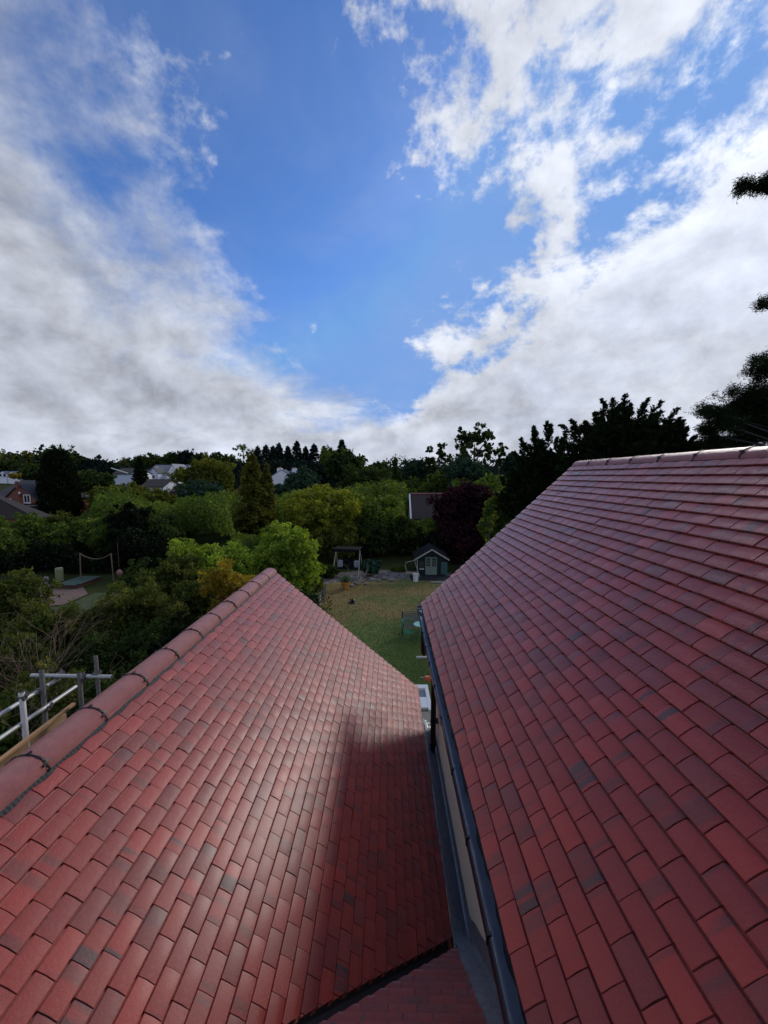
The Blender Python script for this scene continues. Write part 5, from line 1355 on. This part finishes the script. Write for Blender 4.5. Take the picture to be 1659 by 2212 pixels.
# --- central trees ---------------------------------------------------------
tree('yellow_green_tree', 'large yellow green tree in the centre above the lawn', 'tree', 702, 1037, 34, 172, 'broad', 'yellow', 30000, .17, vbot=1180, puffs=80, pr=.20)
tree('broadleaf_tree', 'drooping green skirt of foliage over the swing seat', 'tree', 728, 1128, 31, 112, 'broad', 'olive', 12000, .16, vbot=1205, puffs=40, pr=.24)
tree('bright_green_shrub', 'bright green leafy bush between the wing ridge and the yellow tree', 'shrub', 612, 1128, 19, 150, 'broad', 'bright', 30000, .11, vbot=1300, puffs=70, pr=.22)
tree('bright_green_shrub', 'green bush drooping behind the far verge of the left roof', 'shrub', 655, 1180, 21, 84, 'broad', 'bright', 13000, .12, vbot=1315, puffs=36, pr=.26)
tree('broadleaf_tree', 'dark leafy tree behind the gap right of the yellow tree', 'tree', 822, 1056, 37, 92, 'broad', 'mid', 12000, .19, vbot=1190, puffs=44, pr=.25)
tree('broadleaf_tree', 'dark green tree in the shade behind the rockery', 'tree', 800, 1120, 33, 100, 'broad', 'dark', 12000, .19, vbot=1262, puffs=40, pr=.26)
tree('broadleaf_tree', 'dark shade tree left of the summerhouse', 'tree', 868, 1112, 34, 100, 'broad', 'dark', 12000, .19, vbot=1258, puffs=40, pr=.26)
tree('hedge_shrub', 'green topped hedge under the brown roof', 'shrub', 922, 1114, 38, 90, 'broad', 'mid', 9000, .19, vbot=1200, puffs=36, pr=.28)
tree('purple_tree', 'dark purple leaved tree above the summerhouse', 'tree', 1012, 1019, 33, 150, 'broad', 'purple', 24000, .17, vbot=1200, puffs=60, pr=.22)
tree('purple_tree', 'lower purple black foliage right behind the summerhouse', 'tree', 1000, 1110, 31, 120, 'broad', 'purple', 12000, .18, vbot=1262, puffs=40, pr=.26)
tree('broadleaf_tree', 'shade tree closing the garden behind the summerhouse', 'tree', 945, 1150, 31.5, 96, 'broad', 'black', 9000, .2, vbot=1260, puffs=34, pr=.3)
tree('rhododendron', 'round rhododendron with teal leaf rosettes by the swing seat', 'shrub', 800, 1206, 26.5, 52, 'broad', 'teal', 2600, .17, vbot=1242, puffs=16, pr=.36)
tree('garden_shrub', 'low iris like clump left of the white bucket', 'shrub', 862, 1226, 28, 44, 'broad', 'mid', 1800, .16, vbot=1250, puffs=14, pr=.4)
tree('garden_shrub', 'dark shrub left of the swing seat', 'shrub', 706, 1222, 26, 60, 'broad', 'dark', 5000, .13, vbot=1262, puffs=20, pr=.34)
tree('garden_shrub', 'low dark shrubs at the left edge of the gravel', 'shrub', 672, 1250, 23, 64, 'broad', 'olive', 6000, .11, vbot=1290, puffs=24, pr=.32)
# right side behind the big roof
tree('broadleaf_tree', 'green tree with yellowish sprays just left of the right roof verge', 'tree', 1078, 1072, 26, 84, 'broad', 'mid', 12000, .15, vbot=1200, puffs=44, pr=.24)
tree('yellow_spray_shrub', 'thin yellow green spray between the purple tree and the roof verge', 'shrub', 1058, 1096, 24, 46, 'broad', 'yellow', 1600, .13, vbot=1190, puffs=16, pr=.22, open_=1)
tree('yew_tree', 'dark yew with pointed sprays behind the left part of the right roof', 'tree', 1180, 926, 24, 150, 'yew', 'yew', 150, .16, vbot=1080, per=560, tip=.42)
tree('yew_tree', 'smaller dark yew shoulder low beside the roof verge', 'tree', 1128, 985, 25, 100, 'yew', 'yew', 90, .16, vbot=1100, per=440, tip=.42)
tree('yew_tree', 'large spreading yew directly above the right roof ridge', 'tree', 1338, 862, 20, 225, 'yew', 'yew', 190, .13, vbot=1010, per=640, tip=.40)
tree('yew_tree', 'right hand yew limbs reaching towards the pine', 'tree', 1452, 912, 19, 110, 'yew', 'yew', 60, .14, vbot=1000, per=560, tip=.5)
tree('broadleaf_tree', 'low green tree between the yew and the pine behind the ridge', 'tree', 1545, 950, 24, 130, 'broad', 'mid', 7000, .16, vbot=1010, puffs=30, pr=.26)
tree('broadleaf_tree', 'dark mass filling below the yews behind the roof', 'tree', 1150, 1010, 27, 130, 'broad', 'yew', 14000, .2, vbot=1160, puffs=44, pr=.26)
# --- pine at the right edge --------------------------------------------------
def pine():
    rng = np.random.default_rng(77); rr = random.Random(77)
    Yp = 17.; base = at(1790, 1000, Yp); zg = -7.
    o = thing('pine_tree', 'tall dark pine entering the frame at the right edge, boughs against the sky', 'tree', (base.x, Yp, zg))
    top = at(1790, 330, Yp).z-zg
    mb = MB(); mb.tube([(0, 0, -.2), (.1, 0, top*.4), (-.15, .1, top*.75), (0, 0, top)], [.34, .26, .16, .04], 10); link('trunk', mb.mesh('trunk', M_BARKP, fix=False), o)
    tf = []; bm_ = MB()
    boughs = []
    # (tip pixel, spread, number of tufts)
    for (u, v, sp, nt) in [(1602, 405, 6, 6), (1620, 400, 8, 8), (1640, 408, 9, 9), (1655, 390, 9, 10), (1690, 385, 14, 14), (1640, 657, 5, 4), (1658, 654, 7, 6), (1690, 650, 14, 12), (1650, 800, 24, 30), (1640, 775, 10, 8), (1620, 852, 26, 30), (1655, 860, 34, 60), (1590, 885, 26, 36), (1540, 890, 16, 16), (1526, 884, 8, 6), (1560, 915, 26, 34), (1610, 905, 36, 80), (1650, 930, 40, 90), (1520, 935, 12, 9), (1535, 955, 20, 22), (1600, 955, 40, 80), (1790, 700, 50, 60), (1760, 850, 60, 120), (1810, 520, 50, 60), (1800, 380, 40, 60)]:
        tip = at(u, v, Yp+rr.uniform(-1.2, 1.2)); tip = Vector((tip.x-base.x, tip.y-Yp, tip.z-zg))
        r0 = sp*Yp/830.
        q = np.array(tip)+rng.normal(size=(nt, 3))*r0*np.array([.55, .6, .36]); tf.append(q)
        zb = max(3., tip.z-rr.uniform(.2, 1.2)); s = Vector((0, 0, zb))
        mid = (s+tip)/2+Vector((0, 0, -.25)); bm_.tube([s, mid, tip], [.07, .05, .03], 5, cap=False)
        for k in range(min(nt, 14)): bm_.tube([tip+(mid-tip)*rr.uniform(0, .35), Vector(q[k])], [.014, .006], 4, cap=False)
    link('bough', bm_.mesh('bough', M_UNDER, fix=False), o)
    V, T = crown_pine(rng, np.repeat(np.concatenate(tf), 2, 0)+rng.normal(size=(2*sum(map(len, tf)), 3))*.09, .17, 46, .24)
    link('crown', leafmesh('crown', V, LM['yew'], T), o)
pine()
# --- near thicket on the left -------------------------------------------------
th = [  # u, vtop, Y, width px, mat, n, leaf, label
    (445, 1150, 16.5, 160, 'bright', 22000, .085, 'green bush with light leaves left of the bright central bush'),
    (385, 1170, 15, 130, 'ivy', 16000, .08, 'mid green bush above the thicket, left of the light leaved bush'),
    (510, 1206, 12.0, 150, 'gold', 22000, .065, 'yellow orange leaved bush behind the ridge end'),
    (478, 1262, 10.4, 66, 'rust', 8000, .05, 'rust brown bush touching the ridge tiles'),
    (335, 1206, 15.5, 140, 'dark', 13000, .08, 'dark grey green feathery bush in the middle of the thicket'),
    (405, 1238, 12.0, 150, 'ivy', 20000, .06, 'leafy bush in the thicket left of the yellow orange bush'),
    (300, 1240, 12.8, 150, 'ivy', 20000, .06, 'green and russet bush in the thicket below the hammock posts'),
    (225, 1284, 12.4, 150, 'ivy', 18000, .055, 'bush in the thicket below the neighbouring lawn'),
    (30, 1226, 14, 130, 'ivy', 16000, .07, 'leafy olive green bush at the left edge above the bare twigs'),
    (95, 1297, 11.5, 150, 'ivy', 18000, .055, 'bush below the brick patio at the left'),
    (10, 1340, 9.5, 110, 'ivy', 16000, .05, 'dull bush behind the bare twigs at the left edge'),
    (170, 1370, 9.6, 180, 'dark', 20000, .05, 'dark bush above the scaffold frame'),
    (300, 1340, 10.0, 170, 'dark', 20000, .055, 'dark shaded bush in the lower thicket'),
    (395, 1320, 9.4, 120, 'black', 12000, .055, 'nearly black bush against the ridge of the wing'),
    (80, 1440, 7.8, 190, 'ivy', 20000, .045, 'lowest bush behind the scaffold frame, left'),
    (230, 1440, 7.8, 170, 'dark', 18000, .045, 'lowest dark bush behind the scaffold frame, right'),
    (-10, 1500, 7.0, 100, 'mid', 10000, .045, 'green climber at the left edge behind the scaffold'),
]
for u, vt, Y, w, lm, n, lf, lab in th: tree('thicket_bush', lab, 'shrub', u, vt, Y, w*1.1, 'broad', lm, n, lf*1.15, vbot=None, puffs=60, pr=.22, group='bushes of the thicket left of the wing', lump=.6)
mb = twigs((0, 0, 0), 24, 2.0, .55, .014, 21, (.1, 0)); p = at(60, 1400, 8.6)
link('bare_shrub', mb.mesh('bare_shrub', M_TWIGD, fix=False), None, (p.x, 8.6, p.z-1.5), 'leafless brown twiggy shrub at the left edge above the scaffold', 'shrub')
mb = twigs((0, 0, 0), 10, 1.7, .9, .009, 23, (.25, 0)); p = at(60, 1470, 7.2)
link('bare_shrub', mb.mesh('bare_shrub', M_TWIGD, fix=False), None, (p.x, 7.0, p.z-1.2), 'thin bare arching twigs just behind the scaffold rails', 'shrub')
# understorey closing the gaps between the bushes
rng = np.random.default_rng(500); n = 60000
x = rng.uniform(-17, -2.6, n); y = rng.uniform(5.5, 17.5, n); keep_ = ~((x > -16) & (x < -9) & (y > 15)); x, y = x[keep_], y[keep_]
z = -7+rng.random(len(x))**1.5*(1.6+.6*np.sin(x*1.3)*np.cos(y*1.1))
Dn = unit(rng.normal(size=(len(x), 3))+np.array([0, 0, .6])); L = .10*rng.uniform(.7, 1.4, len(x))
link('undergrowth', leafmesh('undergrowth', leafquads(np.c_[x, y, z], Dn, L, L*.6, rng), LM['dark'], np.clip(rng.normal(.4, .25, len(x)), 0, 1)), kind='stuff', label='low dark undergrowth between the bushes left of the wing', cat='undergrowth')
# belts of trees and bushes that read as one mass between the trees that can be told apart
def belt(name, seed, Y0, Y1, n, leaf, lim, lm, label, u0=-60, u1=1180, hole=None):
    rng = np.random.default_rng(seed)
    u = rng.uniform(u0, u1, n); Y = rng.uniform(Y0, Y1, n)
    us = np.array([p[0] for p in lim]); vs_ = np.array([p[1] for p in lim])
    x = (u-840)/830*Y
    lump = 9*np.sin(x*.55+Y*.21)+7*np.sin(x*1.3-Y*.5)+4*np.sin(x*2.9+Y*1.7)
    v = np.interp(u, us, vs_)+12+lump*35/Y*1.2+rng.random(n)**1.2*60
    zt = -(v-1028)/830*Y; g0 = np.array([gz(a, b) for a, b in zip(x, Y)])
    k = (zt > g0) & (zt < g0+9)
    x, Y, zt, u = x[k], Y[k], zt[k], u[k]
    if hole: k = ~np.array([hole(a, b) for a, b in zip(u, Y)]); x, Y, zt = x[k], Y[k], zt[k]
    D_ = unit(rng.normal(size=(len(x), 3))+np.array([0, -.2, .4])); L = leaf*rng.uniform(.6, 1.4, len(x))
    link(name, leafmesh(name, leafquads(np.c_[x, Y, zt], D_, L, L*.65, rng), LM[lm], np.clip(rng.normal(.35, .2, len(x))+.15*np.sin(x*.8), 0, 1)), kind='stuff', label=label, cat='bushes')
L1 = [(-60, 1135), (80, 1124), (182, 1120), (205, 1075), (300, 1070), (400, 1075), (490, 1085), (502, 1150), (592, 1150), (612, 1090), (660, 1080), (780, 1070), (870, 1070), (880, 1128), (950, 1128), (960, 1070), (1180, 1040)]
L2 = [(-60, 1110), (170, 1110), (200, 1050), (240, 1045), (300, 1062), (345, 1066), (390, 1060), (560, 1062), (650, 1058), (780, 1040), (1180, 1020)]
L3 = [(-60, 1012), (40, 1012), (120, 1000), (240, 1000), (340, 1000), (400, 998), (560, 985), (680, 985), (780, 1000), (1180, 995)]
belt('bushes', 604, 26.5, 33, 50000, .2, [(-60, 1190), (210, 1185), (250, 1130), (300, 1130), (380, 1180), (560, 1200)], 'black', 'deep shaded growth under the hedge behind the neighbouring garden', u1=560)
belt('bushes', 601, 33, 46, 90000, .26, L1, 'mid', 'mass of dark bushes closing the gardens behind the hedge')
belt('bushes', 602, 48, 80, 90000, .42, L2, 'mid', 'mass of green bushes between the middle trees and the far houses', hole=lambda u, Y: (u < 95 and Y < 62) or (880 < u < 975 and Y < 56))
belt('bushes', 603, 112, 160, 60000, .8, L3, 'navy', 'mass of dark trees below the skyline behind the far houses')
# distant woods far behind everything
rng = np.random.default_rng(501); n = 26000
a = rng.uniform(-1.15, 1.15, n); d = rng.uniform(175, 330, n); x, y = d*np.sin(a), d*np.cos(a)
zg_ = np.array([gz(i, j) for i, j in zip(x, y)]); z = zg_+rng.random(n)*(9.5+2.0*np.sin(a*23)+1.5*np.sin(a*51+1))
Dn = sph(rng, n); L = 1.3*rng.uniform(.7, 1.4, n)
link('woodland', leafmesh('woodland', leafquads(np.c_[x, y, z], Dn, L, L*.7, rng), LM['navy'], np.clip(rng.normal(.4, .25, n), 0, 1)), kind='stuff', label='distant dark woodland on the hill behind the houses', cat='woodland')
